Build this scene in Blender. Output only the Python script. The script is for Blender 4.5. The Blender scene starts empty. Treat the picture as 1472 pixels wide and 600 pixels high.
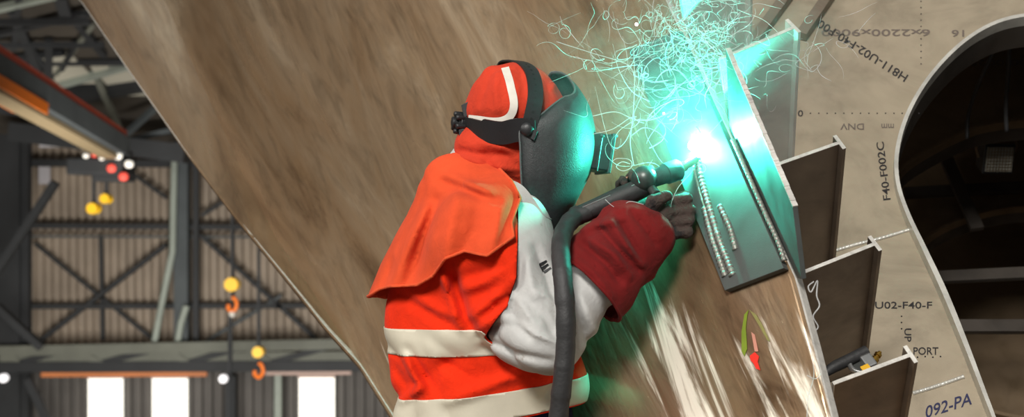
import bpy, bmesh, math, random
import numpy as np
from mathutils import Vector, Matrix
random.seed(7); RNG = np.random.default_rng(7)
SC = bpy.context.scene
COL = SC.collection
FPX = 1950.0; CZ = 1.35

# ------------------------------------------------------------------ helpers
def P(px, py, d):
    """a point of the place that the camera sees at pixel px,py, d metres away"""
    return Vector(((px - 736) / FPX * d, d, CZ + (300 - py) / FPX * d))

def link(o):
    COL.objects.link(o); return o

def tag(o, label=None, cat=None, group=None, kind=None):
    if label: o['label'] = label
    if cat: o['category'] = cat
    if group: o['group'] = group
    if kind: o['kind'] = kind
    return o

def empty(name, loc, label=None, cat=None, group=None, kind=None):
    o = bpy.data.objects.new(name, None); link(o); o.location = loc; o.empty_display_size = .1
    return tag(o, label, cat, group, kind)

def set_parent(o, parent):
    if parent is not None:
        bpy.context.view_layer.update()
        o.parent = parent
        o.matrix_parent_inverse = parent.matrix_world.inverted()

def mesh_obj(name, verts, faces, mat, parent=None, smooth=False, uvs=None):
    me = bpy.data.meshes.new(name)
    me.from_pydata([tuple(v) for v in verts], [], [tuple(f) for f in faces])
    me.validate(); me.update()
    if uvs is not None:
        ul = me.uv_layers.new(name='UVMap')
        for l in me.loops: ul.data[l.index].uv = uvs[l.vertex_index]
    if smooth:
        me.polygons.foreach_set('use_smooth', [True] * len(me.polygons))
    if mat: me.materials.append(mat)
    o = bpy.data.objects.new(name, me); link(o)
    set_parent(o, parent)
    return o

class MB:
    """collects shapes of one part"""
    def __init__(self): self.v = []; self.f = []
    def add(self, vs, fs):
        b = len(self.v); self.v += [Vector(v) for v in vs]; self.f += [tuple(i + b for i in f) for f in fs]
    def hexa(self, c):            # 8 corners: bottom 4 loop, top 4 loop
        self.add(c, [(3, 2, 1, 0), (4, 5, 6, 7), (0, 1, 5, 4), (1, 2, 6, 5), (2, 3, 7, 6), (3, 0, 4, 7)])
    def box(self, c, x, y, z):    # centre and three half-extent vectors
        c = Vector(c); x = Vector(x); y = Vector(y); z = Vector(z)
        self.hexa([c - x - y - z, c + x - y - z, c + x + y - z, c - x + y - z, c - x - y + z, c + x - y + z, c + x + y + z, c - x + y + z])
    def beam(self, a, b, w, h, up=(0, 0, 1)):
        a = Vector(a); b = Vector(b); t = (b - a); L = t.length; t = t / L; up = Vector(up)
        s = t.cross(up)
        if s.length < 1e-3: s = t.cross(Vector((0, 1, 0)))
        s.normalize(); u = s.cross(t)
        self.box((a + b) / 2, t * L / 2, s * w / 2, u * h / 2)
    def prism(self, pts, n, th):  # polygon with thickness th along n
        n = Vector(n).normalized() * th; k = len(pts)
        a = [Vector(p) for p in pts]; b = [p + n for p in a]
        self.add(a + b, [tuple(range(k - 1, -1, -1)), tuple(range(k, 2 * k))] + [(i, (i + 1) % k, k + (i + 1) % k, k + i) for i in range(k)])
    def tube(self, path, r, n=10, cap=True):
        path = [Vector(p) for p in path]; m = len(path)
        rs = r if hasattr(r, '__len__') else [r] * m
        t0 = (path[1] - path[0]).normalized()
        nrm = t0.orthogonal().normalized(); vs = []; fs = []
        for i in range(m):
            t = (path[min(i + 1, m - 1)] - path[max(i - 1, 0)]).normalized()
            nrm = (nrm - t * nrm.dot(t)).normalized(); bn = t.cross(nrm)
            for k in range(n):
                a = 2 * math.pi * k / n
                vs.append(path[i] + (nrm * math.cos(a) + bn * math.sin(a)) * rs[i])
        for i in range(m - 1):
            for k in range(n):
                fs.append((i * n + k, i * n + (k + 1) % n, (i + 1) * n + (k + 1) % n, (i + 1) * n + k))
        if cap: fs += [tuple(range(n - 1, -1, -1)), tuple((m - 1) * n + k for k in range(n))]
        self.add(vs, fs)
    def lathe(self, a, axis, prof, n=20):  # prof: (along, radius)
        axis = Vector(axis).normalized(); a = Vector(a)
        self.tube_axis([a + axis * s for s, _ in prof], [max(r, 1e-4) for _, r in prof], axis, n)
    def tube_axis(self, path, rs, axis, n):
        nrm = axis.orthogonal().normalized(); bn = axis.cross(nrm); vs = []; fs = []; m = len(path)
        for i in range(m):
            for k in range(n):
                q = 2 * math.pi * k / n
                vs.append(path[i] + (nrm * math.cos(q) + bn * math.sin(q)) * rs[i])
        for i in range(m - 1):
            for k in range(n):
                fs.append((i * n + k, i * n + (k + 1) % n, (i + 1) * n + (k + 1) % n, (i + 1) * n + k))
        fs += [tuple(range(n - 1, -1, -1)), tuple((m - 1) * n + k for k in range(n))]
        self.add(vs, fs)
    def ribbon(self, path, wdir, w, th, outward):
        """flat strap: path, width directions, width, thickness, point it wraps round"""
        path = [Vector(p) for p in path]; m = len(path); vs = []; fs = []
        for i in range(m):
            t = (path[min(i + 1, m - 1)] - path[max(i - 1, 0)]).normalized()
            o = (path[i] - Vector(outward)); o = (o - t * o.dot(t)).normalized()
            wv = t.cross(o).normalized()
            ww = w[i] if hasattr(w, '__len__') else w
            for sx, so in ((-1, 0), (1, 0), (1, 1), (-1, 1)):
                vs.append(path[i] + wv * sx * ww / 2 + o * so * th)
        for i in range(m - 1):
            for k in range(4):
                fs.append((i * 4 + k, i * 4 + (k + 1) % 4, (i + 1) * 4 + (k + 1) % 4, (i + 1) * 4 + k))
        fs += [(3, 2, 1, 0), tuple((m - 1) * 4 + k for k in range(4))]
        self.add(vs, fs)
    def build(self, name, mat, parent=None, smooth=False, bevel=0, autosm=None):
        o = mesh_obj(name, self.v, self.f, mat, parent, smooth)
        bm = bmesh.new(); bm.from_mesh(o.data); bmesh.ops.recalc_face_normals(bm, faces=bm.faces); bm.to_mesh(o.data); bm.free()
        if smooth:
            o.data.set_sharp_from_angle(angle=math.radians(autosm or 45))
        if bevel:
            b = o.modifiers.new('bevel', 'BEVEL'); b.width = bevel; b.segments = 2; b.limit_method = 'ANGLE'; b.angle_limit = .6
        return o

def spline(pts, n=8):
    """Catmull-Rom through points"""
    pts = [Vector(p) for p in pts]; out = []
    e = [pts[0] * 2 - pts[1]] + pts + [pts[-1] * 2 - pts[-2]]
    for i in range(1, len(e) - 2):
        p0, p1, p2, p3 = e[i - 1:i + 3]
        for k in range(n):
            t = k / n
            out.append(.5 * ((2 * p1) + (p2 - p0) * t + (2 * p0 - 5 * p1 + 4 * p2 - p3) * t * t + (3 * p1 - p0 - 3 * p2 + p3) * t ** 3))
    out.append(pts[-1]); return out

def interp(tab, x):
    return np.interp(x, [a for a, _ in tab], [b for _, b in tab])

# ------------------------------------------------------------------ implicit surfaces
PERM = np.random.default_rng(3).permutation(256).astype(np.int32)
def vnoise(x, y, z):
    x, y, z = np.broadcast_arrays(x, y, z)
    xi = np.floor(x).astype(np.int32); yi = np.floor(y).astype(np.int32); zi = np.floor(z).astype(np.int32)
    fx = x - xi; fy = y - yi; fz = z - zi
    fx = fx * fx * (3 - 2 * fx); fy = fy * fy * (3 - 2 * fy); fz = fz * fz * (3 - 2 * fz)
    def h(a, b, c): return PERM[(PERM[(PERM[a & 255] + b) & 255] + c) & 255] / 255.0
    def l(a, b, t): return a + (b - a) * t
    return l(l(l(h(xi, yi, zi), h(xi + 1, yi, zi), fx), l(h(xi, yi + 1, zi), h(xi + 1, yi + 1, zi), fx), fy),
             l(l(h(xi, yi, zi + 1), h(xi + 1, yi, zi + 1), fx), l(h(xi, yi + 1, zi + 1), h(xi + 1, yi + 1, zi + 1), fx), fy), fz)
def ridge(x, y, z): return 1 - np.abs(2 * vnoise(x, y, z) - 1)

def cone(X, Y, Z, a, b, ra, rb):
    a = np.array(a); b = np.array(b); ab = b - a; L2 = ab @ ab
    t = np.clip(((X - a[0]) * ab[0] + (Y - a[1]) * ab[1] + (Z - a[2]) * ab[2]) / L2, 0, 1)
    dx = X - a[0] - t * ab[0]; dy = Y - a[1] - t * ab[1]; dz = Z - a[2] - t * ab[2]
    return np.sqrt(dx * dx + dy * dy + dz * dz) - (ra + (rb - ra) * t)
def ellip(X, Y, Z, c, r, yaw=0):
    x = X - c[0]; y = Y - c[1]; z = Z - c[2]
    if yaw:
        x, y = x * math.cos(yaw) + y * math.sin(yaw), -x * math.sin(yaw) + y * math.cos(yaw)
    k = np.sqrt((x / r[0]) ** 2 + (y / r[1]) ** 2 + (z / r[2]) ** 2)
    return (k - 1) * min(r)
def smin(a, b, k):
    h = np.clip(.5 + .5 * (b - a) / k, 0, 1)
    return b + (a - b) * h - k * h * (1 - h)
def smax(a, b, k): return -smin(-a, -b, k)

def crease(X, Y, Z, lines, d=2.85, ymax=3.0):
    """folds laid along drawn lines: (pixel points, height in m, half width in m); height > 0 is a ridge"""
    out = 0
    for pts, amp, w in lines:
        q = np.array([((x - 736) / FPX * d, CZ + (300 - y) / FPX * d) for x, y in pts]); best = None; n = len(q) - 1
        for i in range(n):
            a, b = q[i], q[i + 1]; ab = b - a; t = np.clip(((X - a[0]) * ab[0] + (Z - a[1]) * ab[1]) / (ab @ ab), 0, 1)
            ds = (X - a[0] - t * ab[0]) ** 2 + (Z - a[1] - t * ab[1]) ** 2
            s = (i + t) / n; e = np.exp(-ds / w ** 2) * np.sqrt(np.clip(np.sin(np.pi * (.12 + .76 * s)), 0, 1))
            best = e if best is None else np.maximum(best, e)
        out = out - amp * best
    return out * np.clip((ymax - Y) / .06, 0, 1)

def snet(f, lo, hi, h):
    lo = np.array(lo, float); hi = np.array(hi, float)
    n = np.ceil((hi - lo) / h).astype(int) + 1
    ax = [lo[i] + h * np.arange(n[i]) for i in range(3)]
    X, Y, Z = np.meshgrid(*ax, indexing='ij')
    V = f(X, Y, Z); S = V < 0
    cs = [(i, j, k) for i in (0, 1) for j in (0, 1) for k in (0, 1)]
    def sub(A, o): return A[o[0]:n[0] - 1 + o[0], o[1]:n[1] - 1 + o[1], o[2]:n[2] - 1 + o[2]]
    cnt = sum(sub(S, o).astype(int) for o in cs)
    mixed = (cnt > 0) & (cnt < 8)
    idx = -np.ones(mixed.shape, int); m = int(mixed.sum()); idx[mixed] = np.arange(m)
    cell = np.argwhere(mixed); acc = np.zeros((m, 3)); num = np.zeros(m)
    for a in cs:
        for b in cs:
            if a < b and sum(abs(a[q] - b[q]) for q in range(3)) == 1:
                va = sub(V, a)[mixed]; vb = sub(V, b)[mixed]; c = (va < 0) != (vb < 0)
                t = np.where(c, va / np.where(c, va - vb, 1), 0)
                p = np.array(a) + t[:, None] * (np.array(b) - np.array(a))
                acc[c] += p[c]; num[c] += 1
    verts = lo + h * (cell + acc / num[:, None])
    faces = []
    for d in range(3):
        e, g = [(1, 2), (2, 0), (0, 1)][d]
        s0 = [slice(None)] * 3; s1 = [slice(None)] * 3
        s0[d] = slice(0, n[d] - 1); s1[d] = slice(1, n[d])
        ch = S[tuple(s0)] != S[tuple(s1)]; ins = S[tuple(s0)]
        q = np.argwhere(ch)
        q = q[(q[:, e] > 0) & (q[:, g] > 0) & (q[:, e] < n[e] - 1) & (q[:, g] < n[g] - 1)]
        def at(de, dg):
            r = q.copy(); r[:, e] += de; r[:, g] += dg
            return idx[r[:, 0], r[:, 1], r[:, 2]]
        F = np.stack([at(-1, -1), at(0, -1), at(0, 0), at(-1, 0)], 1)
        fl = ~ins[q[:, 0], q[:, 1], q[:, 2]]
        F[fl] = F[fl][:, ::-1]
        faces.append(F)
    return verts, np.concatenate(faces)

def to_bm(verts, faces):
    bm = bmesh.new(); vs = [bm.verts.new(v) for v in verts]
    for f in faces:
        try: bm.faces.new([vs[i] for i in f])
        except ValueError: pass
    return bm

def cut_keep(bm, f):
    """cut the mesh along f = 0 and keep where f < 0"""
    bm.verts.ensure_lookup_table(); bm.verts.index_update()
    co = np.array([v.co for v in bm.verts]); val = f(co[:, 0], co[:, 1], co[:, 2])
    val = np.where(np.abs(val) < 1e-6, -1e-6, val)
    d = {v: val[v.index] for v in bm.verts}
    es = [e for e in bm.edges if d[e.verts[0]] * d[e.verts[1]] < 0]
    for e in es:
        a, b = e.verts; t = d[a] / (d[a] - d[b])
        _, nv = bmesh.utils.edge_split(e, a, t); d[nv] = 0.0
    zs = set(v for v in bm.verts if d[v] == 0.0)
    for fc in [fc for fc in bm.faces if sum(1 for v in fc.verts if v in zs) >= 2]:
        z = [v for v in fc.verts if v in zs]
        if len(z) == 2:
            try: bmesh.utils.face_split(fc, z[0], z[1])
            except Exception: pass
    dead = [fc for fc in bm.faces if sum(d[v] for v in fc.verts) > 0]
    bmesh.ops.delete(bm, geom=dead, context='FACES')
    bm.verts.ensure_lookup_table()
    return bm

def bm_obj(name, bm, mat, parent=None, smoothing=0, solid=0, offset=1, sub=0):
    if smoothing:
        for _ in range(smoothing): bmesh.ops.smooth_vert(bm, verts=[v for v in bm.verts if not v.is_boundary], factor=.5, use_axis_x=True, use_axis_y=True, use_axis_z=True)
    me = bpy.data.meshes.new(name); bm.to_mesh(me); bm.free()
    me.polygons.foreach_set('use_smooth', [True] * len(me.polygons)); me.materials.append(mat)
    o = bpy.data.objects.new(name, me); link(o)
    if solid:
        s = o.modifiers.new('solid', 'SOLIDIFY'); s.thickness = solid; s.offset = offset; s.use_even_offset = False
    if sub:
        s = o.modifiers.new('sub', 'SUBSURF'); s.levels = s.render_levels = sub
    set_parent(o, parent)
    return o

def boundary_loops(bm):
    es = set(e for e in bm.edges if len(e.link_faces) == 1); loops = []
    adj = {}
    for e in es:
        for v in e.verts: adj.setdefault(v, []).append(e)
    while es:
        e = es.pop(); a, b = e.verts; loop = [a, b]; cur = b
        while True:
            nx = [q for q in adj[cur] if q in es]
            if not nx: break
            q = nx[0]; es.discard(q); cur = q.other_vert(cur); loop.append(cur)
        loops.append([v.co.copy() for v in loop])
    return loops

# ------------------------------------------------------------------ materials
def new_mat(name):
    m = bpy.data.materials.new(name); m.use_nodes = True
    nt = m.node_tree; b = nt.nodes['Principled BSDF']
    return m, nt, b
def N(nt, kind, **kw):
    n = nt.nodes.new(kind)
    for k, v in kw.items():
        if k in n.inputs: n.inputs[k].default_value = v
        else: setattr(n, k, v)
    return n
def ramp(nt, fac, stops):
    r = nt.nodes.new('ShaderNodeValToRGB'); e = r.color_ramp.elements
    while len(e) < len(stops): e.new(.5)
    for i, (p, c) in enumerate(stops):
        e[i].position = p; e[i].color = (*c, 1) if len(c) == 3 else c
    nt.links.new(fac, r.inputs[0]); return r
def srgb(r, g, b):
    f = lambda c: (c / 255 / 12.92) if c <= 10 else ((c / 255 + .055) / 1.055) ** 2.4
    return (f(r), f(g), f(b))

def plain(name, col, rough=.6, metal=0, emit=0, var=.12, scale=20, bump=0, bscale=200, spec=.5):
    m, nt, b = new_mat(name)
    b.inputs['Roughness'].default_value = rough; b.inputs['Metallic'].default_value = metal
    b.inputs['Specular IOR Level'].default_value = spec
    tc = N(nt, 'ShaderNodeTexCoord'); nz = N(nt, 'ShaderNodeTexNoise', Scale=scale, Detail=5.0, Roughness=.6)
    nt.links.new(tc.outputs['Object'], nz.inputs['Vector'])
    lo = tuple(c * (1 - var) for c in col); hi = tuple(min(1, c * (1 + var)) for c in col)
    r = ramp(nt, nz.outputs['Fac'], [(.3, lo), (.7, hi)])
    nt.links.new(r.outputs[0], b.inputs['Base Color'])
    if emit:
        b.inputs['Emission Color'].default_value = (*col, 1); b.inputs['Emission Strength'].default_value = emit
    if bump:
        n2 = N(nt, 'ShaderNodeTexNoise', Scale=bscale, Detail=3.0); nt.links.new(tc.outputs['Object'], n2.inputs['Vector'])
        bp = N(nt, 'ShaderNodeBump', Strength=bump, Distance=.002); nt.links.new(n2.outputs['Fac'], bp.inputs['Height']); nt.links.new(bp.outputs[0], b.inputs['Normal'])
    return m

def fabric(name, col, dirt=None, dirt_at=.62, var=.15, sheen=.03, bump=.35, bscale=700, crease=.5):
    m, nt, b = new_mat(name)
    b.inputs['Roughness'].default_value = .92; b.inputs['Specular IOR Level'].default_value = .15
    b.inputs['Sheen Weight'].default_value = sheen; b.inputs['Sheen Roughness'].default_value = .5
    tc = N(nt, 'ShaderNodeTexCoord')
    n1 = N(nt, 'ShaderNodeTexNoise', Scale=9.0, Detail=6.0, Roughness=.65); nt.links.new(tc.outputs['Object'], n1.inputs['Vector'])
    r = ramp(nt, n1.outputs['Fac'], [(.3, tuple(c * (1 - var) for c in col)), (.7, tuple(min(1, c * (1 + var)) for c in col))])
    out = r.outputs[0]
    if dirt:
        n3 = N(nt, 'ShaderNodeTexNoise', Scale=26.0, Detail=8.0, Roughness=.7); nt.links.new(tc.outputs['Object'], n3.inputs['Vector'])
        d = ramp(nt, n3.outputs['Fac'], [(dirt_at, (0, 0, 0)), (dirt_at + .1, (1, 1, 1))])
        mx = N(nt, 'ShaderNodeMix', data_type='RGBA'); nt.links.new(d.outputs[0], mx.inputs[0]); nt.links.new(out, mx.inputs[6]); mx.inputs[7].default_value = (*dirt, 1)
        out = mx.outputs[2]
    nt.links.new(out, b.inputs['Base Color'])
    n2 = N(nt, 'ShaderNodeTexNoise', Scale=bscale, Detail=2.0); nt.links.new(tc.outputs['Object'], n2.inputs['Vector'])
    b1 = N(nt, 'ShaderNodeBump', Strength=bump, Distance=.001); nt.links.new(n2.outputs['Fac'], b1.inputs['Height'])
    n4 = N(nt, 'ShaderNodeTexNoise', Scale=45.0, Detail=4.0, Distortion=1.2); nt.links.new(tc.outputs['Object'], n4.inputs['Vector'])
    b2 = N(nt, 'ShaderNodeBump', Strength=crease, Distance=.008); nt.links.new(n4.outputs['Fac'], b2.inputs['Height']); nt.links.new(b1.outputs[0], b2.inputs['Normal'])
    nt.links.new(b2.outputs[0], b.inputs['Normal'])
    return m

M = {}
M['cape'] = fabric('orange_leather', srgb(203, 74, 40), dirt=srgb(232, 122, 66), dirt_at=.72, crease=.2)
M['hem'] = fabric('hem_fabric', srgb(205, 80, 45))
M['shirt'] = fabric('hi_vis_orange', srgb(214, 44, 12), crease=.3)
M['hood'] = fabric('hood_red', srgb(190, 58, 36), crease=.35)
M['tape'] = plain('reflective_tape', srgb(196, 190, 172), rough=.45, var=.06, bump=.2, bscale=900)
M['grey'] = fabric('grey_marl', srgb(178, 178, 176), dirt=srgb(140, 130, 120), dirt_at=.62, crease=.18)
M['gaunt'] = fabric('burgundy_suede', srgb(106, 24, 24), dirt=srgb(90, 20, 20), dirt_at=.58, crease=.3)
M['glove'] = fabric('dirty_glove', srgb(70, 58, 54), dirt=srgb(38, 36, 36), dirt_at=.5, crease=.9)
M['navy'] = fabric('navy_cotton', srgb(28, 30, 60))
M['skin'] = plain('skin', srgb(200, 150, 125), rough=.55)
M['black'] = plain('black_plastic', srgb(30, 31, 33), rough=.45, bump=.2, bscale=500)
M['helmet'] = plain('helmet_shell', srgb(44, 48, 49), rough=.5, var=.25, scale=160, bump=.35, bscale=420)
M['white_strap'] = plain('white_strap', srgb(205, 200, 190), rough=.8)
M['rubber'] = plain('black_rubber', srgb(40, 40, 41), rough=.6, var=.3, scale=40, bump=.4, bscale=150)
M['torch_metal'] = plain('torch_metal', srgb(70, 72, 70), rough=.38, metal=.5, var=.3, scale=60)
M['nozzle'] = plain('nozzle_metal', srgb(190, 175, 150), rough=.3, metal=1)
M['brass'] = plain('brass', srgb(190, 150, 70), rough=.3, metal=1)
M['silver'] = plain('silver', srgb(190, 192, 192), rough=.28, metal=.9)
M['yellow'] = plain('yellow_paint', srgb(215, 165, 25), rough=.5)
M['boot'] = plain('boot_leather', srgb(70, 50, 35), rough=.6)
M['ink'] = plain('marking_ink', srgb(34, 31, 32), rough=.8, var=.3, scale=300)
M['ink_soft'] = plain('faded_ink', srgb(95, 85, 78), rough=.8, var=.3, scale=300)
M['ink_blue'] = plain('blue_marker', srgb(40, 42, 75), rough=.8)

def metal_plate(name, col, rough, metal, streak=(4, 4, 4), amp=.5, dark=.55, bump=.15, scratches=True):
    m, nt, b = new_mat(name)
    tc = N(nt, 'ShaderNodeTexCoord'); mp = N(nt, 'ShaderNodeMapping'); mp.inputs['Scale'].default_value = streak
    nt.links.new(tc.outputs['Object'], mp.inputs['Vector'])
    n1 = N(nt, 'ShaderNodeTexNoise', Scale=1.0, Detail=7.0, Roughness=.65, Distortion=.6); nt.links.new(mp.outputs[0], n1.inputs['Vector'])
    r = ramp(nt, n1.outputs['Fac'], [(.28, tuple(c * dark for c in col)), (.5, col), (.75, tuple(min(1, c * 1.2) for c in col))])
    nt.links.new(r.outputs[0], b.inputs['Base Color'])
    b.inputs['Metallic'].default_value = metal
    n2 = N(nt, 'ShaderNodeTexNoise', Scale=14.0, Detail=6.0); nt.links.new(tc.outputs['Object'], n2.inputs['Vector'])
    r2 = ramp(nt, n2.outputs['Fac'], [(.3, (rough * .75,) * 3), (.7, (min(1, rough * 1.35),) * 3)])
    nt.links.new(r2.outputs[0], b.inputs['Roughness'])
    n3 = N(nt, 'ShaderNodeTexNoise', Scale=350.0, Detail=2.0); nt.links.new(tc.outputs['Object'], n3.inputs['Vector'])
    bp = N(nt, 'ShaderNodeBump', Strength=bump, Distance=.001); nt.links.new(n3.outputs['Fac'], bp.inputs['Height'])
    nt.links.new(bp.outputs[0], b.inputs['Normal'])
    return m
M['frame'] = metal_plate('frame_aluminium', srgb(158, 146, 126), .5, .3, (4, 4, 4), dark=.6)
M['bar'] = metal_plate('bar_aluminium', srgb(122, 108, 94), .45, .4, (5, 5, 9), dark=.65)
M['bar_arc_lit'] = metal_plate('arc_lit_aluminium', srgb(228, 228, 222), .5, .05, (5, 5, 9), dark=.8)  # paler copy of the bar metal, arc light put into its colour
M['bar_edge'] = metal_plate('cut_edge', srgb(215, 212, 205), .4, .5, (60, 60, 60), dark=.7)
M['clip'] = metal_plate('doubler_aluminium', srgb(72, 76, 74), .5, .05, (6, 6, 6), dark=.75)
M['rim'] = metal_plate('rim_aluminium', srgb(205, 203, 195), .42, .5, (20, 20, 20), dark=.8)
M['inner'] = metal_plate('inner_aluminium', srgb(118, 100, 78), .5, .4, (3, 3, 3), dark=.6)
M['bead'] = metal_plate('weld_bead', srgb(128, 127, 120), .38, .4, (90, 90, 90), dark=.7)
ARC_W = 31.0; HAZE = 1.7; EXPO = 0.0
ADDED_WIN = [(4.4, 5.5, 4.2, 9.2), (6.4, 7.4, 4.2, 9.2), (8.5, 9.3, 4.2, 9.2), (10.4, 10.9, 4.2, 9.2)]  # unseen bright windows, placed for their reflection in the hull
ADDED_LAMPS = [('added_lamp', (-1.8, -5.0, 7.0), (0, 3, 1.2), (2.2, 2.2), 1150),  # added area lights without fixtures: key, rim, back wall, left wall
         ('added_lamp', (-6.0, 0.5, 5.0), (0, 3, 1.2), (2.0, 2.0), 220),
         ('added_lamp', (-7, 24, -4.0), (-9, 40, 0), (8.0, 4.0), 2000),
         ('added_lamp', (-12, 10, 12.0), (-22, 16, 8), (6.0, 3.0), 1800)]
WORLD = ((.55, .53, .5), .36)
# ------------------------------------------------------------------ the hull block
LB = np.array([.12, .745, -.655]); LB = LB / np.linalg.norm(LB); LV = Vector(LB)   # direction of the stiffeners (down and away)
def PL(px, py, c):
    """point of the plane p.L = c (planes parallel to the cut end of the block)"""
    r = np.array([(px - 736) / FPX, 1.0, (300 - py) / FPX]); d = c / (r @ LB)
    return P(px, py, d)
def hull_inv(px, py): return .2843 + .000213 * (px - 736) + .000076 * (py - 300)
def PH(px, py, off=0.0):
    p = P(px, py, 1 / hull_inv(px, py)); return p + HN * off
def _hn():
    a, b, c = P(600, 100, 1 / hull_inv(600, 100)), P(1000, 100, 1 / hull_inv(1000, 100)), P(800, 500, 1 / hull_inv(800, 500))
    n = (b - a).cross(c - a).normalized()
    return n if n.y < 0 else -n
HN = Vector((0, 0, 0)); HN = _hn()

LEFT = [(-140, -48), (0, 115), (95, 180), (215, 265), (310, 338), (385, 400), (470, 468), (525, 518), (600, 566), (760, 660)]
FOLD = [(-140, 150), (0, 236), (150, 304), (240, 346), (340, 396), (450, 470), (530, 520), (600, 568), (760, 665)]
RIGHT = [(-140, 890), (0, 957), (190, 1047), (400, 1143), (500, 1170), (600, 1195), (760, 1232)]
FOLDK = .0013
def hull_grid():
    NU, NV = 90, 110; vs = []; uv = []; fs = []
    for j in range(NV + 1):
        py = -140 + 780 * j / NV
        l = interp(LEFT, py); f = max(interp(FOLD, py), l + 1); r = interp(RIGHT, py)
        for i in range(NU + 1):
            if i <= 20: px = l + (f - l) * i / 20; k = 1 - i / 20
            else: px = f + (r - f) * (i - 20) / (NU - 20); k = 0
            w = f - l
            inv = hull_inv(px, py) * (1 + FOLDK * w * k)
            # shallow unfairness of the plate
            p = P(px, py, 1 / inv)
            b = .010 * min(1, max(0, (930 - px) / 200)) * (vnoise(np.array(px * .006 + 3), np.array(py * .0022), np.array(0.)) - .5)
            p = p + HN * float(b)
            vs.append(p); uv.append((px / 1000.0 - .42 * py / 1000.0, py / 1000.0))
    for j in range(NV):
        for i in range(NU):
            a = j * (NU + 1) + i; fs.append((a, a + NU + 1, a + NU + 2, a + 1))
    return vs, fs, uv
def hull_mat():
    m, nt, b = new_mat('hull_aluminium')
    uv = N(nt, 'ShaderNodeTexCoord')
    def streak(su, sv, det, dist=0.3, off=0):
        mp = N(nt, 'ShaderNodeMapping'); mp.inputs['Scale'].default_value = (su, sv, 1); mp.inputs['Location'].default_value = (off, off * .7, 0)
        nt.links.new(uv.outputs['UV'], mp.inputs['Vector'])
        n = N(nt, 'ShaderNodeTexNoise', Scale=1.0, Detail=det, Roughness=.6, Distortion=dist); nt.links.new(mp.outputs[0], n.inputs['Vector']); return n
    n1 = streak(8, 2.4, 9, 1.1); n2 = streak(42, 4.5, 5, .3, 3.1); n3 = streak(17, 3.0, 4, .4, 7.7)
    # mill film and handling stains of the bare plate
    r = ramp(nt, n1.outputs['Fac'], [(.30, srgb(96, 72, 50)), (.45, srgb(150, 124, 96)), (.58, srgb(162, 140, 114)), (.74, srgb(204, 186, 160))])
    # pale streaks that paint in bright reflections, mostly low down by the block edge
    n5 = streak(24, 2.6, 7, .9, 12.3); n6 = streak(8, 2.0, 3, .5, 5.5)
    sep = N(nt, 'ShaderNodeSeparateXYZ'); nt.links.new(uv.outputs['UV'], sep.inputs[0])
    def rng(sock, a, z):
        q = N(nt, 'ShaderNodeMapRange', interpolation_type='SMOOTHSTEP'); q.inputs['From Min'].default_value = a; q.inputs['From Max'].default_value = z; nt.links.new(sock, q.inputs['Value']); return q.outputs[0]
    def mth(op, x, y):
        q = N(nt, 'ShaderNodeMath', operation=op)
        for i, s in enumerate((x, y)):
            if isinstance(s, (int, float)): q.inputs[i].default_value = s
            else: nt.links.new(s, q.inputs[i])
        return q.outputs[0]
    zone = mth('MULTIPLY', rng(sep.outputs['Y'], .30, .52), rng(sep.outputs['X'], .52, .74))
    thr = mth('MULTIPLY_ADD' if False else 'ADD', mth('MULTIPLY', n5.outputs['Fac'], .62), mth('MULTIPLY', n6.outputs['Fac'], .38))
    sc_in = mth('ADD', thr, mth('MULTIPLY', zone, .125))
    painted_glint = rng(sc_in, .625, .70)
    n7 = streak(55, 16, 6, .8, 20.2); g7 = ramp(nt, n7.outputs['Fac'], [(.3, (.72,) * 3), (.52, (1, 1, 1)), (.72, (1.0, .97, .92))])
    mm = N(nt, 'ShaderNodeMix', data_type='RGBA', blend_type='MULTIPLY'); mm.inputs[0].default_value = 1; nt.links.new(r.outputs[0], mm.inputs[6]); nt.links.new(g7.outputs[0], mm.inputs[7])
    mx = N(nt, 'ShaderNodeMix', data_type='RGBA'); nt.links.new(painted_glint, mx.inputs[0]); nt.links.new(mm.outputs[2], mx.inputs[6]); mx.inputs[7].default_value = (*srgb(244, 236, 220), 1)
    nt.links.new(mx.outputs[2], b.inputs['Base Color'])
    nt.links.new(mth('SUBTRACT', .55, mth('MULTIPLY', painted_glint, .4)), b.inputs['Metallic'])
    rr = ramp(nt, n3.outputs['Fac'], [(.35, (.15,) * 3), (.65, (.30,) * 3)]); nt.links.new(rr.outputs[0], b.inputs['Roughness'])
    b1 = N(nt, 'ShaderNodeBump', Strength=.55, Distance=.008); nt.links.new(n3.outputs['Fac'], b1.inputs['Height'])
    b2 = N(nt, 'ShaderNodeBump', Strength=.3, Distance=.0022); nt.links.new(n2.outputs['Fac'], b2.inputs['Height']); nt.links.new(b1.outputs[0], b2.inputs['Normal'])
    tc = N(nt, 'ShaderNodeTexCoord'); n4 = N(nt, 'ShaderNodeTexNoise', Scale=420.0, Detail=2.0); nt.links.new(tc.outputs['Object'], n4.inputs['Vector'])
    b3 = N(nt, 'ShaderNodeBump', Strength=.12, Distance=.001); nt.links.new(n4.outputs['Fac'], b3.inputs['Height']); nt.links.new(b2.outputs[0], b3.inputs['Normal'])
    nt.links.new(b3.outputs[0], b.inputs['Normal'])
    return m
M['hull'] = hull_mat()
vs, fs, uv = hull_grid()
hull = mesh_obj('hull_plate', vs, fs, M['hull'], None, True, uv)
tag(hull, 'huge sloping bare aluminium hull plate with streaky reflections behind the welder', 'hull')
sd = hull.modifiers.new('solid', 'SOLIDIFY'); sd.thickness = .014; sd.offset = -1
# normals must face the camera side
bm = bmesh.new(); bm.from_mesh(hull.data)
bm.faces.ensure_lookup_table()
if bm.faces[5000].normal.dot(HN) < 0: bmesh.ops.reverse_faces(bm, faces=bm.faces)
bm.to_mesh(hull.data); bm.free()
hull.data.set_sharp_from_angle(angle=math.radians(12))
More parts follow.
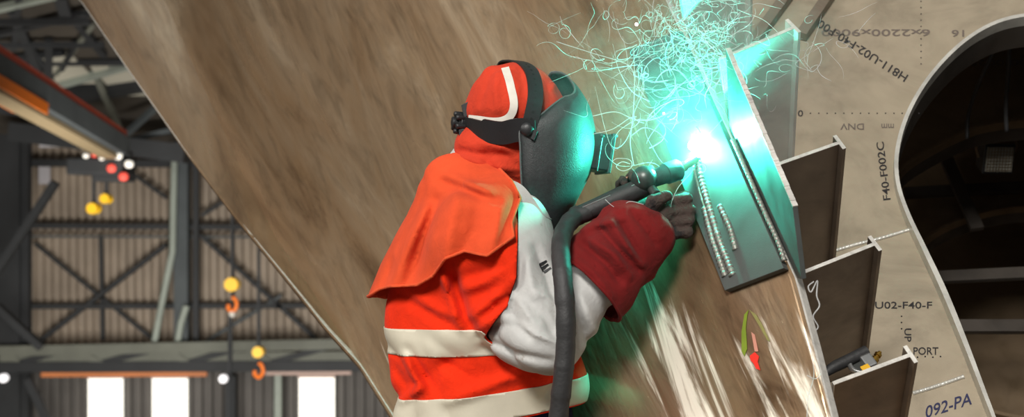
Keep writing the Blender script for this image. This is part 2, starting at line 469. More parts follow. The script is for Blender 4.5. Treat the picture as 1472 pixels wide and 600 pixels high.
# bright sawn edge of the plate along its right border; left strip paints in a highlight
def edge_strip(tab, name, dx, y0, y1, inv_mul=1):
    b = MB(); pts = []
    for k in range(61):
        py = y0 + (y1 - y0) * k / 60; px = interp(tab, py)
        pts.append((px, py))
    rows = []
    for px, py in pts:
        w = max(interp(FOLD, py) - px, 1) if tab is LEFT else 0
        p = P(px, py, 1 / (hull_inv(px, py) * (1 + FOLDK * w))) + HN * .001 ; q = p - HN * .017; s = Vector((.004, .001, 0))
        rows.append((p, q, q + s, p + s))
    vs = [v for r in rows for v in r]; fs = []
    for i in range(60):
        for k in range(4): fs.append((i * 4 + k, i * 4 + (k + 1) % 4, i * 4 + 4 + (k + 1) % 4, i * 4 + 4 + k))
    b.add(vs, fs); return b.build(name, M['bar_edge'], hull)
es = edge_strip(RIGHT, 'cut_edge', 0, -140, 690); es['label'] = 'bright sawn edge of the hull plate'
es = edge_strip(LEFT, 'highlit_edge', 0, -140, 640); es['label'] = 'pale left edge of the hull plate, highlight painted in'
# coloured reflections painted onto the plate as thin patches
def reflection_patch(name, pts, mat, label):
    b = MB(); b.prism([PH(x, y, .0015) for x, y in pts], HN, .0008); o = b.build(name, mat, hull); o['label'] = label; return o
reflection_patch('reflection_mark', [(1077, 446), (1071, 453), (1067, 478), (1067, 505), (1071, 513), (1075, 502), (1073, 472), (1075, 455)], plain('green_reflection', srgb(112, 130, 30), rough=.5), 'green reflection painted on the plate')
reflection_patch('reflection_mark', [(1079, 512), (1086, 507), (1092, 513), (1090, 521), (1094, 533), (1088, 531), (1084, 523), (1080, 519)], plain('red_reflection', srgb(215, 40, 25), rough=.5), 'red reflection painted on the plate')

reflection_patch('reflection_mark', [(1078, 446), (1088, 453), (1098, 470), (1108, 492), (1104, 490), (1094, 472), (1085, 457)], plain('olive_reflection', srgb(128, 122, 70), rough=.5), 'thin olive reflection painted on the plate')
reflection_patch('reflection_mark', [(1081, 478), (1086, 482), (1091, 506), (1086, 506)], plain('pink_reflection', srgb(190, 130, 112), rough=.5), 'pale pink reflection painted on the plate')
# ------------------------------------------------------------------ doubler plate under the arc
A = [(911, 75), (983, 47), (1135, 389), (1050, 421)]
OFF = .015
b = MB(); b.prism([PH(x, y, .002) for x, y in A], HN, OFF)
plate = b.build('doubler_plate', M['clip'], None, bevel=.0012)
tag(plate, 'long flat plate being welded to the hull, lit teal by the arc', 'plate')
def bead(pts, r, name='weld_bead', off=.017, parent=plate, mat=None, n=10, pf=PH, rip=1.0):
    path = spline([pf(x, y, off) for x, y in pts], 40)
    rs = []
    L = 0
    for i, p in enumerate(path):
        if i: L += (p - path[i - 1]).length
        rs.append(r * (1 + rip * .22 * math.sin(L / .0016) * .6 + .16 * (random.random() - .5)))
    rs[0] = r * 1.1; rs[-1] = r * 1.3
    b = MB(); b.tube(path, rs, n); return b.build(name, mat or M['bead'], parent, True, autosm=180)
bead([(1011, 232), (1017, 262), (1029, 305), (1043, 350), (1057, 385), (1062, 399)], .0075)
bead([(1021, 303), (1032, 345), (1044, 380), (1051, 400)], .0068)
bead([(1043, 300), (1057, 330), (1066, 362)], .0062)
bead([(1004, 238), (1013, 275), (1026, 318)], .0035)
bead([(1062, 205), (1085, 258), (1107, 308), (1127, 352), (1136, 378)], .0050)

# ------------------------------------------------------------------ triangular fin
CE = 2.146
def HE(py, off=.006): return PH(interp(RIGHT, py) + 6, py, off)
b = MB()
fin_pts = [HE(188), HE(402)]
e = (fin_pts[1] - fin_pts[0]).normalized()
p_top = PL(1043, 70, CE - .21); p_out = PL(1150, 296, CE - .17); p_low = PL(1147, 403, CE - .05)
nf = (fin_pts[1] - fin_pts[0]).cross(p_top - fin_pts[0]).normalized()
if nf.x < 0: nf = -nf
def flat(p): return p - nf * (p - fin_pts[0]).dot(nf)
ring = [flat(p_top), flat(p_out), flat(p_low), fin_pts[1], fin_pts[0]]
b.prism(ring, nf, .010)
fin = b.build('bracket_fin', M['clip'], None, bevel=.0008)
tag(fin, 'tall triangular bracket standing out from the hull edge, blown white by the arc', 'bracket')
b = MB()
pa, pb = ring[0], ring[1]; m = 60
for k in range(m):
    q0 = pa.lerp(pb, k / m); q1 = pa.lerp(pb, (k + 1) / m); o = (pb - pa).normalized().cross(nf)
    if o.dot(ring[0] - ring[4]) < 0: o = -o
    hh = .0006 + .0016 * random.random()
    b.box((q0 + q1) / 2 + nf * .005 + o * hh / 2, (q1 - q0) / 2, nf * .0052, o * hh)
o = b.build('torn_edge', M['bar_edge'], fin); o['label'] = 'rough flame cut edge'

# ------------------------------------------------------------------ T bars
CF = 2.62
def t_bar(TL, TR, c, fl_up, fl_dn, label, mat='bar', taper=0, end_c=CF):
    root = empty('stiffener_bar', PL(*TR, end_c), label, 'metal bar', 'stiffeners of the hull block')
    tl, tr = PL(*TL, c), PL(*TR, c); w = (tr - tl).normalized(); n = w.cross(LV).normalized()
    if n.z < 0: n = -n
    Ln = end_c - c - .003
    b = MB(); b.prism([tl, tr, tr + LV * Ln, tl + LV * Ln + w * taper], n, .008)
    web = b.build('web', M[mat], root, bevel=.0008)
    b = MB(); q = tr + n * .004
    b.prism([q - n * fl_dn, q + n * fl_up, q + n * fl_up + LV * Ln, q - n * fl_dn + LV * Ln], w, .008)
    b.build('flange', M[mat], root, bevel=.0012)
    # pale sawn end
    b = MB(); b.prism([tl, tr, tr + n * .008, tl + n * .008], -LV, .0015)
    b.prism([q - n * fl_dn, q + n * fl_up, q + n * fl_up + w * .008, q - n * fl_dn + w * .008], -LV, .0015)
    b.prism([tl, tl + n * .008, tl + n * .008 + LV * Ln + w * taper, tl + LV * Ln + w * taper], -w, .0012)
    o = b.build('cut_end', M['bar_edge'], root); o['label'] = 'pale sawn end'
    return root
t_bar((974, -30), (1072, -90), CE - .17, .03, .022, 'metal bar rising out of view behind the smoke, highest of the row', 'bar_arc_lit', .09)
t_bar((1036, 87), (1141, 42), CE - .15, .030, .020, 'bar with the white glowing web behind the triangular bracket', 'bar_arc_lit', .07)
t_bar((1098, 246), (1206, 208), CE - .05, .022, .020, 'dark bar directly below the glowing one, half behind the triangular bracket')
t_bar((1149, 397), (1257, 354), CE + .03, .022, .020, 'dark bar with the curl of smoke on its face, above the air tool')
t_bar((1200, 554), (1308, 514), CE + .05, .022, .020, 'lowest bar of the row, in front of the air tool')

# ------------------------------------------------------------------ web frame with the manhole
HOLE = [(1472, 31), (1430, 41), (1390, 63), (1352, 97), (1320, 138), (1297, 183), (1285, 230), (1286, 272), (1299, 315), (1322, 366), (1352, 432), (1386, 515), (1419, 600),
        (1440, 650), (1475, 690), (1560, 708), (1660, 706), (1740, 690), (1780, 610), (1785, 500), (1770, 380), (1745, 270), (1700, 170), (1640, 90), (1570, 45), (1515, 31)]
def closed_spline(pts, n=6):
    out = []; m = len(pts)
    for i in range(m):
        p0, p1, p2, p3 = (np.array(pts[(i + q) % m], float) for q in (-1, 0, 1, 2))
        for k in range(n):
            t = k / n
            out.append(tuple(.5 * (2 * p1 + (p2 - p0) * t + (2 * p0 - 5 * p1 + 4 * p2 - p3) * t * t + (3 * p1 - p0 - 3 * p2 + p3) * t ** 3)))
    return out
def frame_plate(name, hole, ctr, rect, c, th, mat, rim_mat, rim_th, rim_out, rim_in, parent=None):
    hs = closed_spline(hole); m = len(hs); x0, y0, x1, y1 = rect; outp = []
    for x, y in hs:
        dx, dy = x - ctr[0], y - ctr[1]
        t = min((x1 - ctr[0]) / dx if dx > 0 else ((x0 - ctr[0]) / dx if dx < 0 else 1e9), (y1 - ctr[1]) / dy if dy > 0 else ((y0 - ctr[1]) / dy if dy < 0 else 1e9))
        outp.append((ctr[0] + dx * t, ctr[1] + dy * t))
    # the rectangle's own corners
    for cx, cy in ((x0, y0), (x1, y0), (x1, y1), (x0, y1)):
        k = min(range(m), key=lambda i: (outp[i][0] - cx) ** 2 + (outp[i][1] - cy) ** 2); outp[k] = (cx, cy)
    vs = []; fs = []
    for cc in (c, c + th):
        base = len(vs)
        vs += [PL(x, y, c) + LV * (cc - c) for x, y in hs] + [PL(x, y, c) + LV * (cc - c) for x, y in outp]
    for i in range(m):
        j = (i + 1) % m
        fs += [(i, j, m + j, m + i), (2 * m + j, 2 * m + i, 3 * m + i, 3 * m + j), (i, 2 * m + i, 2 * m + j, j), (m + j, 3 * m + j, 3 * m + i, m + i)]
    b = MB(); b.add(vs, fs); fr = b.build(name, mat, parent)
    # flat bar ring round the hole
    vs = []; fs = []; lin = []
    ctrp = PL(*ctr, c)
    for x, y in hs:
        p = PL(x, y, c); inw = (ctrp - p).normalized()
        vs += [p - LV * rim_out, p - LV * rim_out + inw * rim_th, p + LV * .004 + inw * rim_th, p + LV * .004]; lin += [p + LV * .004, p + LV * .004 + inw * rim_th, p + LV * rim_in + inw * rim_th, p + LV * rim_in]
    for i in range(m):
        j = (i + 1) % m
        for k in range(4): fs.append((i * 4 + k, i * 4 + (k + 1) % 4, j * 4 + (k + 1) % 4, j * 4 + k))
    b = MB(); b.add(vs, fs); rim = b.build('hole_rim', rim_mat, fr, True, autosm=40)
    rim['label'] = 'pale flat bar ring round the hole'
    b = MB(); b.add(lin, fs); lo_ = b.build('hole_shading', M['shading'], fr, True, autosm=40); lo_['label'] = 'inner face of the hole ring, shade painted in'  # inner face of the same ring, shade put in as dark colour
    return fr
M['shading'] = metal_plate('shaded_metal', srgb(62, 56, 50), .6, .1, (6, 6, 6), dark=.6)  # dark tone painted in for the shade inside the opening
web_frame = frame_plate('web_frame', HOLE, (1530, 400), (900, -340, 2220, 740), CF, .010, M['frame'], M['rim'], .013, .030, .085)
tag(web_frame, 'upright aluminium plate with stencilled markings and a large rimmed opening', 'frame')

# marking text, printed on the plate
def text_mesh(body):
    cu = bpy.data.curves.new('t', 'FONT'); cu.body = body; cu.size = 1.0; cu.align_x = 'CENTER'; cu.align_y = 'CENTER'
    cu.resolution_u = 3; cu.offset = .010
    o = bpy.data.objects.new('t', cu); link(o)
    bpy.context.view_layer.update()
    me = bpy.data.meshes.new_from_object(o.evaluated_get(bpy.context.evaluated_depsgraph_get()))
    bpy.data.objects.remove(o); bpy.data.curves.remove(cu); return me
def stencil(body, px, py, wpx, hpx, ang, mat, c, parent, name='marking', shear=0, bold=1):
    me = text_mesh(body); co = np.array([v.co for v in me.vertices])
    w = np.ptp(co[:, 0]); h = np.ptp(co[:, 1]); co[:, 0] -= (co[:, 0].max() + co[:, 0].min()) / 2; co[:, 1] -= (co[:, 1].max() + co[:, 1].min()) / 2
    x = co[:, 0] / w * wpx; y = co[:, 1] / h * hpx; x = x + shear * y
    a = math.radians(ang); X = px + x * math.cos(a) - y * math.sin(a); Y = py - (x * math.sin(a) + y * math.cos(a))
    for v, u, q in zip(me.vertices, X, Y): v.co = PL(u, q, c - .0012)
    me.materials.clear(); me.materials.append(mat)
    o = bpy.data.objects.new(name, me); link(o); set_parent(o, parent); o['label'] = 'printed marking ' + body.lower() if False else 'printed marking'
    return o
IK, IS = M['ink'], M['ink_soft']
stencil('H811-U02-F40-F002S', 1232, 68, 168, 12, 147.5, IK, CF, web_frame)
stencil('6x2200x9000', 1259, 47, 156, 10, 180, IS, CF, web_frame)
stencil('16', 1377, 48, 18, 10, 180, IS, CF, web_frame)
stencil('F40-F002C', 1270, 246, 84, 11, 97, IK, CF, web_frame)
stencil('DNV', 1225, 182, 34, 9, 180, IS, CF, web_frame)
stencil('mm', 1276, 181, 18, 6, 180, IS, CF, web_frame)
stencil('01', 1148, 163, 13, 9, 180, IK, CF, web_frame)
stencil('U02-F40-F', 1299, 439, 82, 10, 0, IK, CF, web_frame)
stencil('UP', 1305, 482, 19, 10, -90, IK, CF, web_frame)
stencil('PORT', 1331, 505, 36, 11, 0, IK, CF, web_frame)
stencil('092-PA', 1364, 583, 70, 17, 17, M['ink_blue'], CF, web_frame, shear=.35)
b = MB()
dots = [(1165 + 12 * k, 163) for k in range(14)] + [(1324, 2 + 9 * k) for k in range(11)] + [(1319 + 11 * k, 514 - (k % 2)) for k in range(4)] + [(1296, 455 + 9 * k) for k in range(3)]
for x, y in dots:
    q = PL(x, y, CF - .0012); b.box(q, (.0016, 0, 0), (0, .0004, 0), (0, 0, .0016))
b.build('punch_mark', M['ink'], web_frame)['kind'] = 'stuff'
PF = lambda x, y, o: PL(x, y, CF - o)
o = bead([(1196, 362), (1230, 352), (1266, 343), (1306, 331)], .0045, 'weld_seam', .001, web_frame, M['rim'], 8, PF, .25)
o = bead([(1312, 566), (1345, 556), (1385, 542)], .0045, 'weld_seam', .001, web_frame, M['rim'], 8, PF, .25)
# flat bars welded on the plate high up beside the smoke
for (a, q, lab) in (((1082, 62), (1136, -12), 'slanting flat bar on the plate beside the topmost stiffener'), ((1152, 52), (1200, -18), 'slanting flat bar on the plate above the printed code')):
    b = MB(); b.beam(PL(*a, CF - .016), PL(*q, CF - .016), .03, .028, up=-LV)
    tag(b.build('flat_bar', M['bar'], None, bevel=.001), lab, 'metal bar')

# ------------------------------------------------------------------ inside the block
H2 = [(1420, 185), (1385, 196), (1345, 215), (1310, 236), (1290, 255), (1270, 290), (1262, 350), (1270, 430), (1300, 520), (1350, 610), (1450, 670), (1600, 690), (1720, 640), (1760, 500), (1740, 330), (1680, 230), (1580, 185), (1490, 178)]
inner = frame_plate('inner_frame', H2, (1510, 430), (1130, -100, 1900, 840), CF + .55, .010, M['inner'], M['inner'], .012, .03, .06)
tag(inner, 'second frame plate seen through the round opening, with an arched cut-out', 'frame')
stencil('00/0022', 1435, 90, 85, 9, 180, IS, CF + .55, inner)
H3 = [(1472, 301), (1420, 308), (1375, 322), (1340, 340), (1318, 362), (1300, 400), (1305, 470), (1340, 540), (1420, 600), (1560, 610), (1660, 540), (1690, 430), (1650, 350), (1560, 305)]
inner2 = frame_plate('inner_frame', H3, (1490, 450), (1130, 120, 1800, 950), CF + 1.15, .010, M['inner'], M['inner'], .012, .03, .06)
tag(inner2, 'third frame plate deepest inside the block, with a low arch', 'frame')
# plating that closes the block: sides, top and end
def panel(name, pts, label):
    b = MB(); n = (pts[1] - pts[0]).cross(pts[2] - pts[0]); b.prism(pts, n, .012)
    return tag(b.build(name, M['inner']), label, 'plate')
R0 = (800, -260, 2050, 1050)
cs = [PL(930, -330, CF + .012), PL(2210, -330, CF + .012), PL(2210, 732, CF + .012), PL(1225, 732, CF + .012)]
cd = [p + LV * 1.9 for p in cs]
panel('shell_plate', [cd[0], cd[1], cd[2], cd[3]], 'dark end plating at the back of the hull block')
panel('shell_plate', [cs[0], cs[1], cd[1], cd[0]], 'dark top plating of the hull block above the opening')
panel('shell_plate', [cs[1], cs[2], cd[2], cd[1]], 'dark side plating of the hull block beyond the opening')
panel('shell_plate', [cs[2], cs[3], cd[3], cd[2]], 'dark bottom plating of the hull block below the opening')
# ribs on the deep plates
for k, (a, q, c, lab) in enumerate([((1290, 402), (1500, 392), CF + 1.10, 'longitudinal rib inside the block below the low arch'),
        ((1300, 278), (1500, 268), CF + 1.09, 'longitudinal rib inside the block level with the lamp'),
        ((1345, 470), (1520, 470), CF + .9, 'shelf-like rib low in the dark of the opening'),
        ((1350, 205), (1405, 330), CF + 1.06, 'slanting brace inside the block left of the lamp')]):
    b = MB(); b.beam(PL(*a, c), PL(*q, c), .045, .018, up=-LV)
    tag(b.build('rib', M['shading'], None, bevel=.001), lab, 'rib')  # ribs take the same painted-in shade tone
# black cables hanging in the opening
b = MB(); b.tube(spline([PL(1436, 42, CF + .14), PL(1425, 80, CF + .2), PL(1405, 125, CF + .3), PL(1392, 165, CF + .42), PL(1390, 200, CF + .47)], 8), .006, 8)
tag(b.build('cable', M['rubber'], None, True, autosm=180), 'black cable hanging in a slant inside the round opening', 'cable')
b = MB(); b.tube(spline([PL(1451, 40, CF + .14), PL(1450, 90, CF + .24), PL(1446, 150, CF + .38), PL(1447, 190, CF + .46)], 8), .007, 8)
tag(b.build('cable', M['rubber'], None, True, autosm=180), 'black cable hanging straight inside the round opening', 'cable')
# work lamp
lc = PL(1436, 229, CF + .72)
ax, ay, az = Vector((1, .1, 0)).normalized(), Vector((-.1, 1, .25)).normalized(), None
az = ax.cross(ay).normalized()
lamp = empty('work_lamp', lc, 'unlit square work lamp hanging in the dark of the round opening', 'lamp')
b = MB(); b.hexa([lc + ax * x + ay * y + az * z for x, y, z in [(-.052, 0, -.05), (.052, 0, -.05), (.04, .08, -.035), (-.04, .08, -.035), (-.052, 0, .05), (.052, 0, .05), (.04, .08, .035), (-.04, .08, .035)]])
b.build('housing', M['black'], lamp, bevel=.004)
b = MB(); b.box(lc - ay * .003, ax * .044, ay * .003, az * .040); b.build('glass', plain('lamp_glass', srgb(150, 150, 140), rough=.15), lamp)
b = MB()
for k in range(9): b.box(lc - ay * .008 + ax * (-.040 + .01 * k), ax * .0007, ay * .001, az * .041)
for k in range(8): b.box(lc - ay * .008 + az * (-.035 + .01 * k), ax * .043, ay * .001, az * .0007)
b.build('wire_guard', M['inner'], lamp)
b = MB(); b.tube(spline([lc + ax * -.055 + ay * .03, lc + ax * -.065 + ay * .03 + az * .05, lc + ay * .03 + az * .075, lc + ax * .065 + ay * .03 + az * .05, lc + ax * .055 + ay * .03], 6), .005, 6); b.build('bracket', M['inner'], lamp, True)
b = MB(); b.tube([lc + ay * .03 + az * .07, lc + ay * .03 + az * .16], .004, 6); b.build('hanger', M['inner'], lamp, True)

# ------------------------------------------------------------------ air tool behind the lowest bar
tp = lambda px, py, dc=0: PL(px, py, CE + .17 + dc)
tool = empty('air_grinder', tp(1225, 530), 'small silver and black air tool with brass fitting tucked behind the lowest bar', 'tool')
u = (tp(1255, 512) - tp(1190, 540)).normalized(); v = LV.cross(u).normalized(); v = v if v.z > 0 else -v
b = MB(); b.tube(spline([tp(1183, 541), tp(1196, 530), tp(1216, 520), tp(1234, 511), tp(1246, 505)], 8), [.006 + .006 * math.sin(min(1, k / 12) * 1.57) for k in range(33)], 12); b.build('handle', M['rubber'], tool, True)
c = tp(1236, 524)
b = MB(); b.tube([c + (u * math.cos(a) + v * math.sin(a)) * .020 for a in np.linspace(0, 2 * math.pi, 25)], .0055, 8, False); b.build('head_ring', M['silver'], tool, True)
b = MB(); b.lathe(c + LV * .02, -LV, [(0, .016), (.012, .016), (.016, .013), (.016, .001)], 20); b.build('motor', M['torch_metal'], tool, True)
b = MB(); b.box(tp(1248, 522), u * .012, v * .016, LV * .012); b.build('body', M['silver'], tool, bevel=.004)
b = MB(); b.box(tp(1244, 529, -.013), u * .009, v * .006, LV * .002); b.build('label_plate', M['yellow'], tool, bevel=.001)
q = tp(1257, 518); d = (tp(1264, 508) - q).normalized()
b = MB(); b.lathe(q - d * .004, d, [(0, .0085), (.008, .0085), (.009, .0055), (.014, .0055), (.015, .0075), (.021, .0075), (.023, .004), (.027, .004)], 14); b.build('hose_fitting', M['brass'], tool, True)
# ------------------------------------------------------------------ the welder
TD = 3.05                                   # distance of the trunk's axis
def zrow(py, d=TD): return CZ + (300 - py) / FPX * d
def xcol(px, d=TD): return (px - 736) / FPX * d
def pxof(X, Y): return 736 + X / Y * FPX
ROWS = [(222, 668, 728, .075), (245, 640, 742, .10), (268, 618, 752, .135), (300, 603, 764, .175), (340, 586, 782, .195), (380, 572, 800, .198),
        (440, 558, 818, .195), (480, 555, 828, .19), (540, 561, 836, .165), (600, 569, 843, .155), (680, 577, 836, .15), (760, 585, 822, .14)]
_z = np.array([zrow(r[0]) for r in ROWS])[::-1]
_cx = np.array([xcol((r[1] + r[2]) / 2) for r in ROWS])[::-1]
_a = np.array([(r[2] - r[1]) / 2 / FPX * TD for r in ROWS])[::-1]
_cy = np.array([3.05 - .045 * min(1, max(0, (r[0] - 400) / 140)) for r in ROWS])[::-1]
_b = np.array([r[3] for r in ROWS])[::-1]
def trunk(X, Y, Z, off=0):
    cx = np.interp(Z, _z, _cx); a = np.interp(Z, _z, _a) + off; b = np.interp(Z, _z, _b) + off
    x = (X - cx); y = (Y - np.interp(Z, _z, _cy))
    k = np.sqrt((x / a) ** 2 + (y / b) ** 2)
    d = (k - 1) * np.minimum(a, b) * .9
    return smax(d, np.maximum(Z - _z[-1] - off, _z[0] - Z), .03)
V3 = lambda p: np.array(p)
SR, ER, WR = V3(P(702, 345, 2.88)), V3(P(784, 478, 2.80)), V3(P(932, 336, 2.87))
SL, EL, WL = V3(P(690, 335, 3.20)), V3(P(788, 428, 3.09)), V3(P(912, 318, 2.97))
def folds(X, Y, Z, amp, f, ang=0.0, seed=0.0):
    c, s = math.cos(ang), math.sin(ang)
    u = X * c + Z * s; w = -X * s + Z * c
    wob = vnoise(X * 5 + seed, Y * 5, Z * 5) * .09
    return amp * (ridge((w + wob) * f + seed, Y * f * .5, u * f * .28) ** 2 - .35)

# -- body under the clothes
HC = V3(P(742, 172, 3.0))
def head_f(X, Y, Z):
    ya = math.radians(14)
    d = ellip(X, Y, Z, HC + [-.012, 0, .015], (.095, .074, .085), ya)
    d = smin(d, ellip(X, Y, Z, HC + [.018, .004, -.055], (.068, .058, .075), ya), .03)
    f = np.array([math.cos(ya), math.sin(ya), 0]); r = np.array([math.sin(ya), -math.cos(ya), 0])
    nose = HC + f * .095 + [0, 0, -.03]
    d = smin(d, cone(X, Y, Z, nose - f * .012 + [0, 0, .03], nose, .008, .013), .012)
    for s in (-1, 1):
        d = smin(d, ellip(X, Y, Z, HC + r * s * .076 + f * -.005 + [0, 0, -.02], (.018, .010, .030), ya), .006)
        d = smax(d, -ellip(X, Y, Z, HC + f * .083 + r * s * .031 + [0, 0, .002], (.014, .016, .010), ya), .01)
        d = smin(d, ellip(X, Y, Z, HC + f * .072 + r * s * .031 + [0, 0, .002], (.011, .011, .010), ya), .003)
        d = smin(d, cone(X, Y, Z, HC + f * .078 + r * s * .012 + [0, 0, -.068], HC + f * .068 + r * s * .024 + [0, 0, -.068], .007, .005), .004)
    return d
def fingers(base, out, along, up, n=4, L=.085, r=.0095, curl=1.0, spread=.0215):
    """curled fingers: base point of the first, out = towards the knuckles, along = from finger to finger, up = the side they curl to"""
    segs = []
    for k in range(n):
        l = L * (.92, 1.0, .95, .78)[k]
        p0 = base + along * spread * k
        a0 = .15 * curl; p1 = p0 + (out * math.cos(a0) + up * math.sin(a0)) * l * .46
        a1 = 1.35 * curl; p2 = p1 + (out * math.cos(a1) + up * math.sin(a1)) * l * .34
        a2 = 2.5 * curl; p3 = p2 + (out * math.cos(a2) + up * math.sin(a2)) * l * .26
        segs += [(p0, p1, r * 1.12, r * 1.05), (p1, p2, r * 1.05, r * .98), (p2, p3, r * .98, r * .86)]
    return segs
nz = lambda v: np.array(v) / np.linalg.norm(v)
# right hand: the fist under the torch, fingers stacked downwards, curling away from the camera and back
RB = V3(P(962, 291, 2.885)); R_al = nz(V3(P(966, 336, 2.875)) - RB); R_out = nz([.80, -.15, .12]); R_up = nz([-.25, .95, .15])
RF = fingers(RB, R_out, R_al, R_up, L=.092, r=.0125, curl=1.0, spread=.0235)
RTH = [(V3(P(936, 312, 2.855)), V3(P(940, 291, 2.845)), .017, .0155), (V3(P(940, 291, 2.845)), V3(P(958, 281, 2.85)), .0155, .012)]
RPALM = [(V3(P(930, 334, 2.87)), V3(P(954, 303, 2.88)), .030, .026), (V3(P(930, 338, 2.875)), V3(P(960, 328, 2.885)), .028, .022)]
# left hand: behind the torch, finger tips over the handle
LB0 = V3(P(888, 285, 2.97)); L_al = nz(V3(P(940, 262, 2.965)) - LB0); L_out = nz([.1, -.35, .9]); L_up = nz([.1, -.95, -.2])
LF = fingers(LB0, L_out, L_al, L_up, L=.082, r=.0105, curl=.75, spread=.022)
LTH = [(V3(P(905, 316, 2.99)), V3(P(925, 300, 2.955)), .016, .014), (V3(P(925, 300, 2.955)), V3(P(946, 290, 2.945)), .014, .011)]
LPALM = [(WL, V3(P(908, 290, 2.98)), .032, .028), (WL, V3(P(925, 284, 2.98)), .03, .026)]
def chain(X, Y, Z, segs, k, sh=0):
    d = None
    for a, b, ra, rb in segs:
        q = cone(X, Y, Z, a, b, ra - sh, rb - sh); d = q if d is None else smin(d, q, k)
    return d
HIPR, HIPL = V3(P(705, 720, 2.97)), V3(P(700, 720, 3.07))
KR, KL = np.array([HIPR[0] + .05, 2.95, .50]), np.array([HIPL[0] - .10, 3.10, .50])
AR, AL = np.array([HIPR[0] + .02, 2.94, .10]), np.array([HIPL[0] - .22, 3.12, .10])
def body_f(X, Y, Z):
    d = trunk(X, Y, Z, -.045)
    d = smin(d, cone(X, Y, Z, V3(P(700, 262, 3.03)), HC + [-.02, 0, -.06], .062, .056), .03)
    d = smin(d, head_f(X, Y, Z), .02)
    for a, b, c in ((SR, ER, WR), (SL, EL, WL)):
        d = smin(d, cone(X, Y, Z, a, b, .052, .042), .04); d = smin(d, cone(X, Y, Z, b, c, .042, .028), .015)
    for h, k, a in ((HIPR, KR, AR), (HIPL, KL, AL)):
        d = smin(d, cone(X, Y, Z, h, k, .085, .058), .05); d = smin(d, cone(X, Y, Z, k, a, .055, .036), .02)
        d = smin(d, cone(X, Y, Z, a + [0, 0, -.04], a + [.15, .03, -.055], .034, .028), .02)
    for S in (RF + RTH + RPALM, LF + LTH + LPALM): d = smin(d, chain(X, Y, Z, S, .006, .0035), .012)
    return d
vs, fs = snet(body_f, (-.42, 2.55, -.0), (.48, 3.42, 1.80), .0095)
person = bm_obj('person', to_bm(vs, fs), M['skin'])
tag(person, 'person in orange hi-vis workwear with dark welding helmet over the face, welding with both hands', 'person')

# -- orange hi-vis shirt with its right sleeve
def shirt_f(X, Y, Z):
    d = trunk(X, Y, Z)
    arm = smin(cone(X, Y, Z, SR, SR + (ER - SR) * .78, .098, .094), cone(X, Y, Z, SR + [-.05, .02, -.02], SR + (ER - SR) * .62 + [-.05, .02, -.03], .07, .075), .05)
    d = smin(d, arm, .035)
    d = smin(d, cone(X, Y, Z, SL, SL + (EL - SL) * .6, .085, .078), .04)
    near = np.clip((3.06 - Y) / .1, 0, 1)
    # pulls running from the armpit, and the blousing at the waist
    d = d + folds(X, Y, Z, .026, 8, .45, 1.3) * np.clip((1.28 - Z) / .12, 0, 1) + folds(X, Y, Z, .018, 12, -.85, 4.2) * near
    d = d + .010 * (vnoise(X * 9, Y * 9, Z * 9 + 3) - .5)
    d = d + crease(X, Y, Z, [([(646, 378), (656, 420), (668, 458), (688, 486)], -.020, .013), ([(632, 400), (648, 440), (660, 470)], .012, .012),
        ([(676, 458), (706, 432), (740, 402)], .013, .011), ([(694, 455), (720, 436), (744, 420)], -.013, .009), ([(684, 478), (706, 460), (728, 436)], .012, .009),
        ([(660, 400), (690, 392), (720, 380)], -.010, .012), ([(664, 420), (700, 405), (735, 378)], .009, .010)], 2.78)
    d = d + crease(X, Y, Z, [([(584, 515), (596, 540), (606, 556), (575, 580)], .016, .011), ([(588, 505), (606, 535), (622, 556)], -.014, .011), ([(560, 530), (580, 556)], -.012, .010),
        ([(696, 495), (718, 516), (760, 540)], -.014, .012), ([(640, 575), (690, 556), (758, 530)], .014, .013), ([(640, 520), (668, 536), (690, 545)], -.012, .011), ([(575, 425), (610, 446), (645, 464)], -.012, .013),
        ([(600, 430), (632, 446), (655, 452)], .010, .010), ([(780, 575), (800, 550), (832, 520)], -.014, .012), ([(725, 540), (790, 545), (830, 540)], .012, .010)], 2.90)
    return d
vs, fs = snet(shirt_f, (-.36, 2.70, .70), (.24, 3.33, 1.50), .0068)
SHIRT = (vs, fs)
def refpx(X, Y, Z):                          # the garment's own flat pattern grid, in units of 1/650 m
    return 736 + X * 650 * 1.02, 300 - (Z - CZ) * 650 * 1.02
# the sleeve stops along a slanted seam; beyond it the grey sleeve shows
SEAM = [(300, 744), (345, 744), (400, 742), (440, 728), (470, 706), (497, 688), (540, 640)]
def sleeve_cut(X, Y, Z):
    u, w = 736 + X / np.maximum(Y, .1) * FPX, 300 - (Z - CZ) / Y * FPX
    side = (u - np.interp(w, [a for a, _ in SEAM], [q for _, q in SEAM])) * .0015
    tr = trunk(X, Y, Z) - .012               # only cut cloth that stands off the trunk
    armz = np.minimum(np.minimum(side, tr), (2.99 - Y))
    return armz
def below(py): return lambda X, Y, Z: zrow(py) - Z
def band_lo(X, Y, Z, a, sl): return (CZ - (a - 300) / 650 / 1.02 + sl * X) - Z
WA = .135; ZN = lambda py: CZ - (py - 300) / 650.0
BANDS = [(ZN(463), ZN(501), .04), (ZN(551), ZN(588), .125)]    # reflective bands: top and bottom height at X = 0 and slope
def in_band(k, g=0):
    zt, zb, sl = BANDS[k]
    return lambda X, Y, Z: np.maximum(Z - (zt + sl * X * 1.0 + g), (zb + sl * X - g) - Z)
bm = to_bm(*SHIRT); bmesh.ops.smooth_vert(bm, verts=bm.verts[:], factor=.5, use_axis_x=True, use_axis_y=True, use_axis_z=True)
cut_keep(bm, sleeve_cut)
cut_keep(bm, lambda X, Y, Z: (BANDS[1][1] - .004 + BANDS[1][2] * X) - Z)
base = bm.copy()
shirt = bm_obj('hi_vis_shirt', bm, M['shirt'], person, solid=.004, offset=-1); shirt['label'] = 'orange hi-vis work shirt'
